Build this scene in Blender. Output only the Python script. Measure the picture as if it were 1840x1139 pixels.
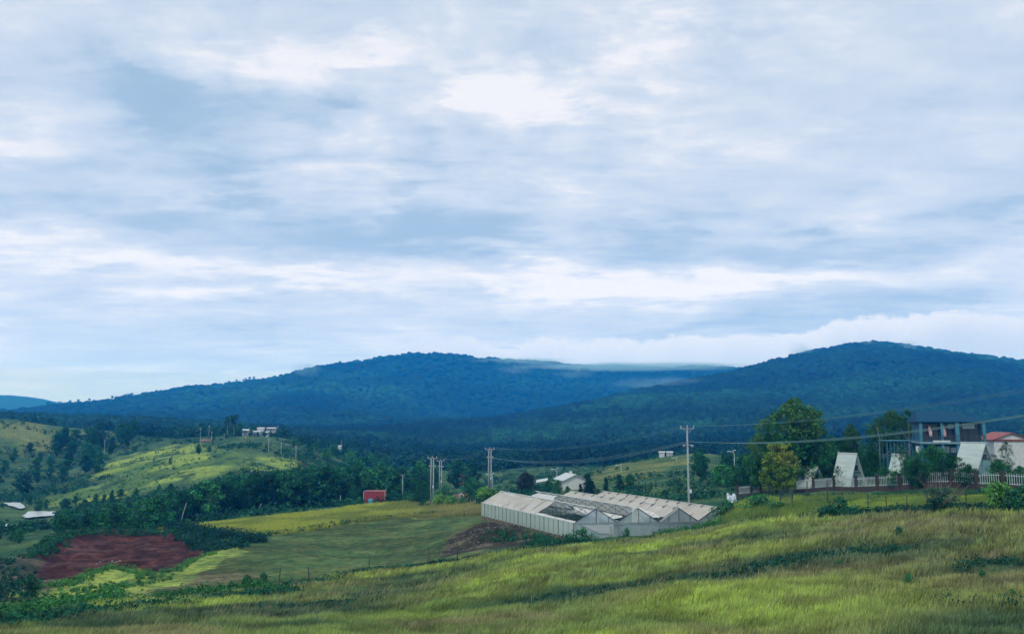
import bpy, math, random
import numpy as np
from mathutils import Vector, Matrix

for o in list(bpy.data.objects): bpy.data.objects.remove(o)
R = math.radians
scene = bpy.context.scene
COL = scene.collection
rng = np.random.default_rng(11)
random.seed(11)

# ------------------------------------------------------------------ camera
CAMZ = 20.0
F, CX, CY = 1500.0, 920.0, 569.5
PITCH = math.atan((760 - CY) / F)
cd = bpy.data.cameras.new('camera'); cam = bpy.data.objects.new('camera', cd); COL.objects.link(cam)
cam.location = (0, 0, CAMZ); cam.rotation_euler = (math.pi / 2 + PITCH, 0, 0)
cd.sensor_width = 36; cd.lens = 36 * F / 1840; cd.clip_start = 0.5; cd.clip_end = 30000
scene.camera = cam
scene.render.resolution_x = 1024; scene.render.resolution_y = 633
scene.view_settings.view_transform = 'Standard'; scene.view_settings.look = 'None'
scene.view_settings.exposure = 0.0; scene.view_settings.gamma = 1.0

# ------------------------------------------------------------------ sun and sky
SUN_EL, SUN_AZ = R(48), R(-150)            # soft light from behind the left shoulder
sd = bpy.data.lights.new('sun', 'SUN'); sd.energy = 1.5; sd.angle = R(14); sd.color = (1.0, .96, .88)
sun = bpy.data.objects.new('sun', sd); COL.objects.link(sun)
sdir = Vector((math.sin(SUN_AZ) * math.cos(SUN_EL), math.cos(SUN_AZ) * math.cos(SUN_EL), math.sin(SUN_EL)))
sun.rotation_euler = (-sdir).to_track_quat('-Z', 'Y').to_euler(); sun.location = (0, -60, 160)

def s2l(c):
    return tuple(((v / 255) / 12.92 if v / 255 <= .04045 else ((v / 255 + .055) / 1.055) ** 2.4) for v in c)

class NT:
    """tiny helper to write node maths as expressions"""
    def __init__(s, tree): s.t = tree; s.n = tree.nodes; s.l = tree.links
    def new(s, typ, **kw):
        n = s.n.new(typ)
        for k, v in kw.items(): setattr(n, k, v)
        return n
    def put(s, sock, v):
        if isinstance(v, bpy.types.NodeSocket): s.l.new(v, sock)
        elif v is not None:
            if sock.type == 'RGBA' and isinstance(v, (tuple, list)) and len(v) == 3: v = (*v, 1)
            sock.default_value = v
    def m(s, op, a, b=None, c=None, clamp=False):
        n = s.new('ShaderNodeMath', operation=op, use_clamp=clamp)
        s.put(n.inputs[0], a)
        if b is not None: s.put(n.inputs[1], b)
        if c is not None: s.put(n.inputs[2], c)
        return n.outputs[0]
    def vm(s, op, a, b=None, scale=None):
        n = s.new('ShaderNodeVectorMath', operation=op); s.put(n.inputs[0], a)
        if b is not None: s.put(n.inputs[1], b)
        if scale is not None: s.put(n.inputs['Scale'], scale)
        return n.outputs['Value'] if op in ('LENGTH', 'DOT_PRODUCT', 'DISTANCE') else n.outputs[0]
    def xyz(s, x, y, z):
        n = s.new('ShaderNodeCombineXYZ'); s.put(n.inputs[0], x); s.put(n.inputs[1], y); s.put(n.inputs[2], z); return n.outputs[0]
    def sep(s, v):
        n = s.new('ShaderNodeSeparateXYZ'); s.put(n.inputs[0], v); return n.outputs
    def noise(s, vec, scale=1.0, detail=4.0, rough=.55, dist=0.0, out=0):
        n = s.new('ShaderNodeTexNoise'); s.put(n.inputs['Vector'], vec); s.put(n.inputs['Scale'], scale)
        n.inputs['Detail'].default_value = detail; n.inputs['Roughness'].default_value = rough; n.inputs['Distortion'].default_value = dist
        return n.outputs[out]
    def mix(s, f, a, b, mode='MIX'):
        n = s.new('ShaderNodeMix', data_type='RGBA', blend_type=mode)
        s.put(n.inputs[0], f); s.put(n.inputs[6], a); s.put(n.inputs[7], b); return n.outputs[2]
    def ss(s, v, a, b, o0=0.0, o1=1.0):
        n = s.new('ShaderNodeMapRange', interpolation_type='SMOOTHSTEP'); s.put(n.inputs[0], v)
        n.inputs[1].default_value = a; n.inputs[2].default_value = b; n.inputs[3].default_value = o0; n.inputs[4].default_value = o1
        return n.outputs[0]

w = bpy.data.worlds.new('World'); scene.world = w; w.use_nodes = True
N = NT(w.node_tree); N.n.clear()
wo = N.new('ShaderNodeOutputWorld')
tc = N.new('ShaderNodeTexCoord'); gen = tc.outputs['Generated']
gx, gy, gz = N.sep(gen)
sky = N.new('ShaderNodeTexSky'); sky.sky_type = 'NISHITA'; sky.sun_disc = False
sky.sun_elevation = SUN_EL; sky.sun_rotation = SUN_AZ; sky.altitude = 900; sky.dust_density = 1.5
# direction as azimuth and elevation, in degrees
az = N.m('MULTIPLY', N.m('ARCTAN2', gx, gy), 180 / math.pi)
el = N.m('MULTIPLY', N.m('ARCSINE', gz), 180 / math.pi)
# cloud deck seen in perspective (position on a flat layer overhead)
zz = N.m('ADD', N.m('MAXIMUM', gz, 0.0), 0.10)
deck = N.xyz(N.m('DIVIDE', gx, zz), N.m('DIVIDE', gy, zz), 0.0)
deck_s = N.vm('MULTIPLY', deck, (0.8, 1.25, 1))
n1 = N.noise(deck_s, .62, 6, .52, .25)
n2 = N.noise(N.vm('ADD', deck_s, (7.3, 2.1, 0)), 2.1, 9, .62, .3)
n3 = N.noise(N.xyz(N.m('MULTIPLY', az, .09), N.m('MULTIPLY', el, .22), 3.7), 1.0, 7, .55, .3)
wz = N.m('MULTIPLY', N.m('SUBTRACT', n2, .5), 5.0)       # warp used to roughen the placed features
nw = N.noise(N.vm('ADD', deck_s, (3.3, 5.1, 0)), 3.2, 8, .6, .2)
azw = N.m('ADD', N.m('ADD', az, N.m('MULTIPLY', N.m('SUBTRACT', n1, .5), 14.0)), N.m('MULTIPLY', N.m('SUBTRACT', n2, .5), 12.0))
elw = N.m('ADD', N.m('ADD', el, N.m('MULTIPLY', N.m('SUBTRACT', n3, .5), 5.0)), N.m('MULTIPLY', N.m('SUBTRACT', nw, .5), N.ss(el, 6, 18, 1.5, 9.0)))
def blob(ca, ce, sa, se, amp, tilt=0.0):
    a = N.m('SUBTRACT', azw, ca); e = N.m('SUBTRACT', N.m('SUBTRACT', elw, ce), N.m('MULTIPLY', a, tilt))
    q = N.m('ADD', N.m('POWER', N.m('ABSOLUTE', N.m('DIVIDE', a, sa)), 2.0), N.m('POWER', N.m('ABSOLUTE', N.m('DIVIDE', e, se)), 2.0))
    return N.m('MULTIPLY', N.m('EXPONENT', N.m('MULTIPLY', q, -1.0)), amp)
def pe(px, py):    # photo place -> azimuth, elevation in degrees (used as numbers only)
    X = (px - CX) / F; Y = (CY - py) / F
    y = math.cos(PITCH) - Y * math.sin(PITCH); z = math.sin(PITCH) + Y * math.cos(PITCH)
    return math.degrees(math.atan2(X, y)), math.degrees(math.atan2(z, math.hypot(X, y)))
def fb(px, py, sx, sy, amp, tilt=0.0):
    a, e = pe(px, py); return blob(a, e, sx / 26.0, sy / 26.0, amp, tilt)
feats = [fb(230, 160, 90, 75, -.36, -.4), fb(420, 130, 90, 28, .10), fb(680, 105, 70, 20, .2), fb(1000, 185, 70, 22, .10), fb(640, 200, 60, 30, -.2), fb(740, 245, 60, 26, -.16), fb(420, 240, 150, 90, -.2), fb(60, 240, 110, 40, .28), fb(440, 130, 170, 35, .26),
         fb(980, 160, 130, 70, .10), fb(700, 100, 260, 40, .16), fb(1300, 190, 120, 70, .15), fb(1680, 70, 300, 90, .10),
         fb(1280, 330, 320, 50, .14), fb(650, 390, 420, 55, -.18), fb(1500, 440, 330, 35, -.26, .03), fb(720, 440, 380, 36, -.22),
         fb(240, 465, 330, 26, .30, -.13), fb(560, 510, 160, 18, .26, -.05), fb(1060, 512, 420, 26, .42, -.01), fb(1500, 500, 330, 24, .2, -.02),
         fb(300, 590, 340, 40, -.16), fb(1280, 580, 260, 18, -.20), fb(1600, 560, 300, 20, -.12), fb(200, 560, 200, 22, .10),
         fb(950, 580, 260, 40, -.04), fb(240, 680, 60, 12, .26), fb(375, 679, 22, 8, .3), fb(70, 350, 160, 40, -.12), fb(120, 50, 200, 60, .05)]
tot = feats[0]
for f_ in feats[1:]: tot = N.m('ADD', tot, f_)
base = N.m('ADD', N.m('MULTIPLY', n1, 1.0), N.m('MULTIPLY', n2, .5))
base = N.m('ADD', N.m('ADD', base, N.m('MULTIPLY', n3, .5)), -.45)
n4 = N.noise(N.vm('ADD', N.vm('MULTIPLY', deck_s, (1, 1.2, 1)), (1.7, 8.3, 0)), 3.6, 9, .58, .3)
n5 = N.noise(N.xyz(N.m('MULTIPLY', azw, .15), N.m('MULTIPLY', elw, .24), 9.1), 1.0, 9, .56, .3)
heap_ = N.m('MULTIPLY', N.m('SUBTRACT', N.m('ADD', n4, n5), 1.0), N.ss(n1, .38, .62, .45, 1.5))
den = N.m('ADD', N.m('ADD', base, tot), N.m('MULTIPLY', heap_, N.ss(el, 2, 16, .32, .78)))
# low bank of cloud lying on the ridge, with heaped tops to the right
topn = N.noise(N.xyz(N.m('MULTIPLY', az, .30), 0.0, 1.3), 1.0, 6, .6)
a1, _ = pe(1050, 610); a2, _ = pe(1500, 610)
top = N.m('ADD', 5.7, N.m('MULTIPLY', N.m('SUBTRACT', topn, .5), 2.4))
top = N.m('ADD', top, N.m('MULTIPLY', N.ss(az, a2 - 6, a2 + 8), .9))
bank = N.ss(N.m('SUBTRACT', top, N.m('ADD', el, N.m('MULTIPLY', N.m('SUBTRACT', n5, .5), 2.2))), -.10, .22)
bank = N.m('MULTIPLY', bank, N.ss(az, a1 - 19, a1 - 4))
c_dark = s2l((166, 193, 217)); c_mid = s2l((202, 216, 231)); c_lite = s2l((240, 240, 243))
f1 = N.ss(den, .14, .60); f2 = N.ss(den, .50, .98)
cc = N.mix(f2, N.mix(f1, c_dark, c_mid), c_lite)
bankc = N.mix(N.ss(N.m('ADD', N.m('SUBTRACT', top, el), N.m('MULTIPLY', n3, 1.2)), .3, 3.0), s2l((229, 231, 238)), s2l((194, 206, 222)))
n6 = N.noise(N.vm('MULTIPLY', deck_s, (1, 1.15, 1)), 7.5, 11, .64, .6)
crisp = N.m('MULTIPLY', N.ss(N.m('ADD', den, N.m('MULTIPLY', N.m('SUBTRACT', n6, .5), .9)), .74, .94), N.ss(el, 9, 18))
cc = N.mix(N.m('MULTIPLY', crisp, .5), cc, s2l((242, 241, 245)))
shade = N.m('MULTIPLY', N.ss(N.m('SUBTRACT', N.m('MULTIPLY', N.m('SUBTRACT', n6, .5), .8), den), -.42, -.12), N.ss(el, 8, 16))
cc = N.mix(N.m('MULTIPLY', shade, .5), cc, s2l((160, 188, 212)))
cc = N.mix(bank, cc, bankc)
low = N.ss(el, 9.0, 1.0)
cc = N.mix(N.m('MULTIPLY', low, .4), cc, s2l((196, 214, 238)))
# the air box swallows some blue on the long low paths: give the far sky its full colour back
HAZE = .00037; HCOL = (.012, .30, 1.0); HTOP = 288.0
pl = N.m('MULTIPLY', N.m('MINIMUM', N.m('DIVIDE', HTOP, N.m('MAXIMUM', gz, .02)), 4700.0), -HAZE)
ch = N.sep(cc); outc = []
for i_, k_ in enumerate(HCOL):
    T_ = N.m('EXPONENT', N.m('MULTIPLY', pl, k_ * (.86 if i_ == 2 else .97))); outc.append(N.m('DIVIDE', N.m('SUBTRACT', ch[i_], N.m('MULTIPLY', N.m('SUBTRACT', 1.0, T_), .27)), T_))
cc = N.xyz(*outc)
bgs = N.new('ShaderNodeBackground'); N.put(bgs.inputs[0], sky.outputs[0]); bgs.inputs[1].default_value = .1
bgc = N.new('ShaderNodeBackground'); N.put(bgc.inputs[0], cc); bgc.inputs[1].default_value = 1.0
ms = N.new('ShaderNodeMixShader'); N.put(ms.inputs[0], N.ss(den, -.35, .12, .7, 1.0))
N.l.new(bgs.outputs[0], ms.inputs[1]); N.l.new(bgc.outputs[0], ms.inputs[2]); N.l.new(ms.outputs[0], wo.inputs[0])

# ------------------------------------------------------------------ helpers: objects
def tag(o, label=None, cat=None, group=None, kind=None):
    if label: o['label'] = label
    if cat: o['category'] = cat
    if group: o['group'] = group
    if kind: o['kind'] = kind
    return o
def empty(name, loc, rz=0.0):
    o = bpy.data.objects.new(name, None); COL.objects.link(o); o.location = loc; o.rotation_euler = (0, 0, rz); o.empty_display_size = .3
    return o
def link(name, me, parent=None, loc=(0, 0, 0), rz=0.0):
    o = bpy.data.objects.new(name, me); COL.objects.link(o); o.location = loc; o.rotation_euler = (0, 0, rz)
    if parent: o.parent = parent
    return o
def copy_tree(o, parent=None):
    c = o.copy(); COL.objects.link(c); c.parent = parent
    for ch in o.children: copy_tree(ch, c)
    return c
def npmesh(name, V, quads=None, tris=None, mat=None, col=None, smooth=False, faces=None):
    """fast mesh from arrays; col is a per-vertex rgb array"""
    me = bpy.data.meshes.new(name)
    V = np.asarray(V, np.float32).reshape(-1, 3)
    idx = []; starts = []; totals = []; off = 0
    for f in (quads, tris):
        if f is None or len(f) == 0: continue
        f = np.asarray(f, np.int32); k = f.shape[1]
        idx.append(f.ravel()); starts.append(off + np.arange(len(f)) * k); totals.append(np.full(len(f), k)); off += f.size
    idx = np.concatenate(idx); starts = np.concatenate(starts); totals = np.concatenate(totals)
    me.vertices.add(len(V)); me.vertices.foreach_set('co', V.ravel())
    me.loops.add(len(idx)); me.loops.foreach_set('vertex_index', idx.astype(np.int32))
    me.polygons.add(len(starts)); me.polygons.foreach_set('loop_start', starts.astype(np.int32))
    me.polygons.foreach_set('loop_total', totals.astype(np.int32))
    if smooth: me.polygons.foreach_set('use_smooth', np.ones(len(starts), bool))
    me.update(calc_edges=True)
    if col is not None:
        a = me.color_attributes.new('col', 'FLOAT_COLOR', 'POINT')
        c4 = np.ones((len(V), 4), np.float32); c4[:, :3] = col; a.data.foreach_set('color', c4.ravel())
    if mat: me.materials.append(mat)
    return me
class MB:
    """collects shapes into ONE mesh"""
    def __init__(s): s.v = []; s.f = []
    def add(s, vs, fs):
        b = len(s.v); s.v += [tuple(v) for v in vs]; s.f += [tuple(b + i for i in f) for f in fs]; return s
    def box(s, c, d, rz=0.0, M=None):
        cx, cy, cz = c; a, b, h = d[0] / 2, d[1] / 2, d[2] / 2
        vs = [Vector((x, y, z)) for x in (-a, a) for y in (-b, b) for z in (-h, h)]
        m = Matrix.Rotation(rz, 3, 'Z') if M is None else M
        vs = [m @ v + Vector(c) for v in vs]
        return s.add(vs, [(0, 1, 3, 2), (4, 6, 7, 5), (0, 4, 5, 1), (2, 3, 7, 6), (0, 2, 6, 4), (1, 5, 7, 3)])
    def bar(s, p, q, w=.06, h=None):
        p = Vector(p); q = Vector(q); d = q - p; L = d.length
        if L < 1e-6: return s
        m = d.to_track_quat('Y', 'Z').to_matrix()
        return s.box((p + q) / 2, (w, L, h or w), M=m)
    def tube(s, pts, rs, n=8, cap=True):
        pts = [Vector(p) for p in pts]; b = len(s.v)
        if not hasattr(rs, '__len__'): rs = [rs] * len(pts)
        for i, p in enumerate(pts):
            d = (pts[min(i + 1, len(pts) - 1)] - pts[max(i - 1, 0)]).normalized()
            m = d.to_track_quat('Z', 'Y').to_matrix()
            for k in range(n):
                a = 2 * math.pi * k / n; s.v.append(tuple(p + m @ Vector((math.cos(a) * rs[i], math.sin(a) * rs[i], 0))))
        for i in range(len(pts) - 1):
            for k in range(n):
                k2 = (k + 1) % n; s.f.append((b + i * n + k, b + i * n + k2, b + (i + 1) * n + k2, b + (i + 1) * n + k))
        if cap:
            s.f.append(tuple(b + k for k in reversed(range(n)))); s.f.append(tuple(b + (len(pts) - 1) * n + k for k in range(n)))
        return s
    def slab(s, pts, th):
        """closed plate: polygon pts (3D) thickened along -normal"""
        pts = [Vector(p) for p in pts]; nrm = (pts[1] - pts[0]).cross(pts[-1] - pts[0]).normalized() * th
        k = len(pts); lo = [p - nrm for p in pts]
        return s.add(pts + lo, [tuple(range(k)), tuple(reversed(range(k, 2 * k)))] + [(i, k + i, k + (i + 1) % k, (i + 1) % k) for i in range(k)])
    def mesh(s, name, mat, smooth=False):
        me = bpy.data.meshes.new(name); me.from_pydata(s.v, [], s.f)
        if smooth: me.polygons.foreach_set('use_smooth', [True] * len(me.polygons))
        if mat: me.materials.append(mat)
        me.update(); return me
    def build(s, name, mat, parent=None, smooth=False, loc=(0, 0, 0), rz=0.0):
        return link(name, s.mesh(name, mat, smooth), parent, loc, rz)

# ------------------------------------------------------------------ materials
def mat(name, col, rough=.8, var=.25, scale=1.5, spec=.25, metal=0.0, bump=0.0, bscale=8.0, streak=None, attr=False):
    m = bpy.data.materials.new(name); m.use_nodes = True; n = NT(m.node_tree)
    b = n.n['Principled BSDF']; b.inputs['Roughness'].default_value = rough; b.inputs['Metallic'].default_value = metal
    b.inputs['Specular IOR Level'].default_value = spec
    pos = n.new('ShaderNodeTexCoord').outputs['Object']
    vec = n.vm('MULTIPLY', pos, streak) if streak else pos
    ns = n.noise(vec, scale, 5, .6)
    f = n.ss(ns, .3, .7, 1 - var, 1 + var)
    c = n.new('ShaderNodeAttribute', attribute_name='col').outputs[0] if attr else (*col, 1)
    n.put(b.inputs['Base Color'], n.mix(1.0, c, n.xyz(f, f, f), 'MULTIPLY'))
    if bump:
        bn = n.new('ShaderNodeBump'); bn.inputs['Strength'].default_value = bump; n.put(bn.inputs['Height'], n.noise(pos, bscale, 5, .6)); n.l.new(bn.outputs[0], b.inputs['Normal'])
    return m
def leafmat(name, tint=(1, 1, 1), objvar=.35, trans=.25):
    m = bpy.data.materials.new(name); m.use_nodes = True; n = NT(m.node_tree); n.n.clear()
    out = n.new('ShaderNodeOutputMaterial')
    c = n.mix(1.0, n.new('ShaderNodeAttribute', attribute_name='col').outputs[0], (*tint, 1), 'MULTIPLY')
    oi = n.new('ShaderNodeObjectInfo').outputs['Random']
    if objvar:
        v = n.ss(oi, 0, 1, 1 - objvar, 1 + objvar)
        hue = n.mix(oi, (.8, 1.0, 1.08, 1), (1.25, 1.02, .85, 1))
        c = n.mix(1.0, n.mix(1.0, c, n.xyz(v, v, v), 'MULTIPLY'), hue, 'MULTIPLY')
    d = n.new('ShaderNodeBsdfDiffuse'); t = n.new('ShaderNodeBsdfTranslucent'); g = n.new('ShaderNodeBsdfGlossy')
    n.put(d.inputs[0], c); n.put(t.inputs[0], c); g.inputs['Roughness'].default_value = .5; n.put(g.inputs[0], (.8, .9, 1, 1))
    mx = n.new('ShaderNodeMixShader'); mx.inputs[0].default_value = trans; n.l.new(d.outputs[0], mx.inputs[1]); n.l.new(t.outputs[0], mx.inputs[2])
    m2 = n.new('ShaderNodeMixShader'); m2.inputs[0].default_value = .012; n.l.new(mx.outputs[0], m2.inputs[1]); n.l.new(g.outputs[0], m2.inputs[2])
    n.l.new(m2.outputs[0], out.inputs[0]); return m
def sheetmat(name, col, clear=.2, trans=.3, var=.2, streak=(1, 1, 1), scale=.8, rough=.5):
    m = bpy.data.materials.new(name); m.use_nodes = True; n = NT(m.node_tree); n.n.clear(); out = n.new('ShaderNodeOutputMaterial')
    pos = n.vm('MULTIPLY', n.new('ShaderNodeTexCoord').outputs['Object'], streak); ns = n.noise(pos, scale, 6, .62)
    f = n.ss(ns, .3, .7, 1 - var, 1 + var); c = n.mix(1.0, (*col, 1), n.xyz(f, f, f), 'MULTIPLY')
    p = n.new('ShaderNodeBsdfPrincipled'); p.inputs['Roughness'].default_value = rough; n.put(p.inputs['Base Color'], c)
    t = n.new('ShaderNodeBsdfTranslucent'); n.put(t.inputs[0], c); x = n.new('ShaderNodeBsdfTransparent')
    a = n.new('ShaderNodeMixShader'); a.inputs[0].default_value = trans; n.l.new(p.outputs[0], a.inputs[1]); n.l.new(t.outputs[0], a.inputs[2])
    b = n.new('ShaderNodeMixShader'); n.put(b.inputs[0], n.ss(ns, .3, .7, clear * .6, clear * 1.4)); n.l.new(a.outputs[0], b.inputs[1]); n.l.new(x.outputs[0], b.inputs[2])
    n.l.new(b.outputs[0], out.inputs[0]); return m

# ------------------------------------------------------------------ terrain: measured points -> thin-plate surface
def ray(px, py):
    px = np.asarray(px, float); py = np.asarray(py, float)
    X = (px - CX) / F; Y = (CY - py) / F
    y = math.cos(PITCH) - Y * math.sin(PITCH); z = math.sin(PITCH) + Y * math.cos(PITCH)
    return np.arctan2(X, y), z / np.hypot(X, y)
cols = {
 -350: [(1139, 50), (1085, 80), (1000, 150), (925, 265), (885, 360), (800, 470), (752, 540), (772, 650), (760, 900), (738, 2000), (722, 2600), (740, 3200)],
 0: [(1139, 50), (1110, 66), (1082, 82), (1040, 115), (1003, 150), (962, 190), (928, 265), (905, 320), (885, 360), (850, 410), (800, 470), (757, 540), (775, 650), (765, 900), (740, 1900), (726, 2600), (740, 3200)],
 100: [(1139, 50), (1092, 76), (1052, 100), (1010, 125), (975, 152), (950, 190), (926, 250), (905, 300), (893, 330), (860, 400), (810, 470), (768, 560), (785, 650), (768, 900), (745, 1800), (722, 2700), (740, 3300)],
 200: [(1139, 48), (1078, 82), (1034, 112), (970, 148), (952, 190), (925, 230), (890, 290), (862, 340), (836, 390), (800, 470), (775, 550), (785, 650), (768, 900), (742, 1700), (715, 2700), (740, 3300)],
 350: [(1139, 46), (1065, 88), (1010, 120), (966, 150), (945, 185), (935, 200), (890, 250), (848, 290), (812, 360), (803, 400), (788, 440), (792, 550), (785, 700), (745, 1600), (690, 2700), (715, 3300)],
 500: [(1139, 44), (1055, 88), (1000, 120), (948, 160), (925, 190), (880, 250), (826, 310), (815, 350), (795, 410), (785, 450), (800, 550), (800, 700), (745, 1500), (670, 2700), (700, 3300)],
 650: [(1139, 44), (1032, 98), (980, 132), (930, 170), (907, 200), (885, 260), (862, 320), (842, 400), (825, 520), (802, 700), (748, 1500), (648, 2700), (680, 3300)],
 780: [(1139, 43), (1012, 104), (955, 140), (908, 188), (885, 250), (865, 330), (842, 450), (815, 700), (755, 1500), (635, 2700), (670, 3300)],
 950: [(1139, 42), (1050, 62), (990, 93), (960, 118), (925, 140), (900, 165), (882, 210), (862, 300), (838, 450), (818, 600), (765, 1100), (738, 1500), (745, 1900), (648, 2900), (680, 3500)],
 1100: [(1139, 40), (1050, 58), (983, 90), (967, 106), (925, 137), (895, 165), (868, 220), (836, 290), (845, 360), (825, 500), (792, 750), (765, 950), (706, 1450), (728, 1900), (657, 3000), (690, 3600)],
 1250: [(1139, 38), (1050, 54), (965, 92), (945, 117), (918, 135), (885, 165), (852, 210), (815, 290), (832, 380), (818, 500), (790, 750), (748, 1000), (673, 1700), (695, 2200), (656, 3000), (690, 3600)],
 1330: [(1139, 38), (1040, 56), (945, 93), (915, 115), (893, 148), (870, 190), (850, 240), (822, 300), (832, 380), (818, 500), (785, 760), (740, 1000), (652, 1900), (680, 2400), (657, 3000)],
 1450: [(1139, 38), (1030, 58), (930, 92), (908, 106), (889, 128), (872, 150), (853, 220), (838, 350), (820, 500), (780, 800), (720, 1200), (620, 2100), (655, 2700), (690, 3600)],
 1600: [(1139, 38), (1000, 62), (925, 85), (902, 97), (887, 116), (871, 130), (855, 220), (840, 350), (822, 450), (790, 700), (720, 1200), (612, 2200), (650, 2800), (690, 3600)],
 1720: [(1139, 38), (1000, 61), (925, 82), (902, 94), (887, 111), (858, 118), (851, 140), (850, 220), (838, 350), (822, 450), (790, 700), (718, 1250), (630, 2250), (660, 2800), (695, 3600)],
 1840: [(1139, 38), (1000, 60), (928, 80), (902, 91), (887, 108), (862, 118), (855, 140), (850, 220), (838, 350), (824, 450), (790, 700), (720, 1300), (643, 2300), (670, 2900), (700, 3600)],
 2200: [(1139, 38), (1000, 60), (928, 80), (887, 105), (858, 118), (850, 220), (824, 450), (790, 700), (730, 1400), (660, 2300), (680, 2900), (705, 3600)],
}
cp = []
for px, lst in cols.items():
    for py, D in lst: cp.append((px, py, D))
for px in (-350, 0, 300, 650, 950, 1300, 1600, 1900, 2200):
    cp.append((px, 748 if px > 200 else 738, 4000))
for px, py in ((-350, 705), (-60, 708), (40, 710), (110, 722), (190, 742), (350, 748), (650, 745), (950, 745), (1400, 745), (1900, 740), (2200, 740)):
    cp.append((px, py, 4750))
cp = np.array(cp)
caz, ct = ray(cp[:, 0], cp[:, 1])
KA = 2.2
P = np.stack([caz * KA, np.log(cp[:, 2])], 1)
def tpk(r2): return .5 * r2 * np.log(r2 + 1e-12)
nP = len(P)
K = tpk(((P[:, None] - P[None]) ** 2).sum(-1)) + np.eye(nP) * 2e-4
A = np.zeros((nP + 3, nP + 3)); A[:nP, :nP] = K; A[:nP, nP] = 1; A[:nP, nP + 1:] = P; A[nP:, :nP] = A[:nP, nP:].T
W = np.linalg.solve(A, np.concatenate([ct, np.zeros(3)]))
def tps(az, ln):
    q = np.stack([az * KA, ln], -1).reshape(-1, 2); out = np.zeros(len(q))
    for i in range(0, len(q), 20000):
        c = q[i:i + 20000]
        out[i:i + 20000] = tpk(((c[:, None] - P[None]) ** 2).sum(-1)) @ W[:nP] + W[nP] + c @ W[nP + 1:]
    return out.reshape(np.shape(az))

_perm = rng.random((256, 256))
def vnoise(x, y, seed=0):
    x = np.asarray(x, float) + seed * 17.31; y = np.asarray(y, float) + seed * 9.77
    xi = np.floor(x).astype(int); yi = np.floor(y).astype(int); fx = x - xi; fy = y - yi
    fx = fx * fx * (3 - 2 * fx); fy = fy * fy * (3 - 2 * fy)
    g = lambda a, b: _perm[a % 256, b % 256]
    return (g(xi, yi) * (1 - fx) + g(xi + 1, yi) * fx) * (1 - fy) + (g(xi, yi + 1) * (1 - fx) + g(xi + 1, yi + 1) * fx) * fy
def fbm(x, y, s, oct=4, seed=0, rough=.5):
    v = 0; a = 1; t = 0
    for k in range(oct):
        v = v + a * vnoise(x / s * 2 ** k, y / s * 2 ** k, seed + k * 3); t += a; a *= rough
    return v / t          # 0..1, mean .5
def sst(v, a, b):
    t = np.clip((v - a) / (b - a), 0, 1); return t * t * (3 - 2 * t)

# grid in azimuth and log distance
LN0, LN1, DL = math.log(38.0), math.log(4950.0), .0075
AZ0, AZ1, DA = -.74, .74, .0016
gaz = np.arange(AZ0, AZ1 + DA, DA); gln = np.arange(LN0, LN1, DL)
cga = np.arange(AZ0, AZ1 + .01, .008); cgl = np.arange(LN0, LN1 + .03, .025)
CA, CL = np.meshgrid(cga, cgl, indexing='ij'); CT = tps(CA, CL)
def bil(G_, a0, da, l0, dl, a, l):
    i = np.clip((a - a0) / da, 0, G_.shape[0] - 1.001); j = np.clip((l - l0) / dl, 0, G_.shape[1] - 1.001)
    i0 = i.astype(int); j0 = j.astype(int); fi = i - i0; fj = j - j0
    return (G_[i0, j0] * (1 - fi) + G_[i0 + 1, j0] * fi) * (1 - fj) + (G_[i0, j0 + 1] * (1 - fi) + G_[i0 + 1, j0 + 1] * fi) * fj
GA, GL = np.meshgrid(gaz, gln, indexing='ij')
GR = np.exp(GL); T0 = bil(CT, AZ0, .008, LN0, .025, GA, GL)
GX = GR * np.sin(GA); GY = GR * np.cos(GA); GZ = T0 * GR

def inpoly(x, y, poly):
    x = np.asarray(x); r = np.zeros(x.shape, bool); n = len(poly); j = n - 1
    for i in range(n):
        xi, yi = poly[i][:2]; xj, yj = poly[j][:2]
        r ^= ((yi > y) != (yj > y)) & (x < (xj - xi) * (y - yi) / (yj - yi + 1e-12) + xi); j = i
    return r
def pdist(x, y, poly):
    """distance to polygon outline"""
    d = np.full(np.shape(x), 1e9); n = len(poly)
    for i in range(n):
        ax, ay = poly[i][:2]; bx, by = poly[(i + 1) % n][:2]; ux, uy = bx - ax, by - ay; L2 = ux * ux + uy * uy + 1e-9
        t = np.clip(((x - ax) * ux + (y - ay) * uy) / L2, 0, 1); d = np.minimum(d, np.hypot(x - ax - t * ux, y - ay - t * uy))
    return d
def soft(x, y, poly, wd, out=True):
    """1 inside, falling to 0 over wd metres outside"""
    d = pdist(x, y, poly); return np.where(inpoly(x, y, poly), 1.0, 1 - sst(d, 0, wd))
def XY(px, D, py=900):
    a, _ = ray(px, py); return (float(D * np.sin(a)), float(D * np.cos(a)))

# natural roughness
amp = .10 + .25 * sst(GR, 100, 300) + 1.2 * sst(GR, 300, 700) + 9.0 * sst(GR, 700, 2200)
wl = 260.
big = (fbm(GX, GY, 420, 4, 5) - .5) * 2
GZ += amp * np.where(GR > 500, big, 0) * sst(GR, 500, 1000)
ridge = 1 - 2 * np.abs(fbm(GX, GY, 600, 4, 21) - .5) * 2
GZ += (ridge - .55) * 26 * sst(GR, 800, 1600) * (1 - sst(GR, 3500, 4500))
GZ -= sst(GR, 1100, 2050) * (29 - 12 * sst(GR, 2300, 2800))
GZ += (fbm(GX, GY, 14, 4, 2) - .5) * (.9 + .8 * sst(GR, 200, 400)) + (fbm(GX, GY, 60, 3, 8) - .5) * 4.0 * sst(GR, 230, 400)
GZ += (fbm(GX, GY, 2.2, 2, 9) - .5) * .28 * (1 - sst(GR, 100, 160))

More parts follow.
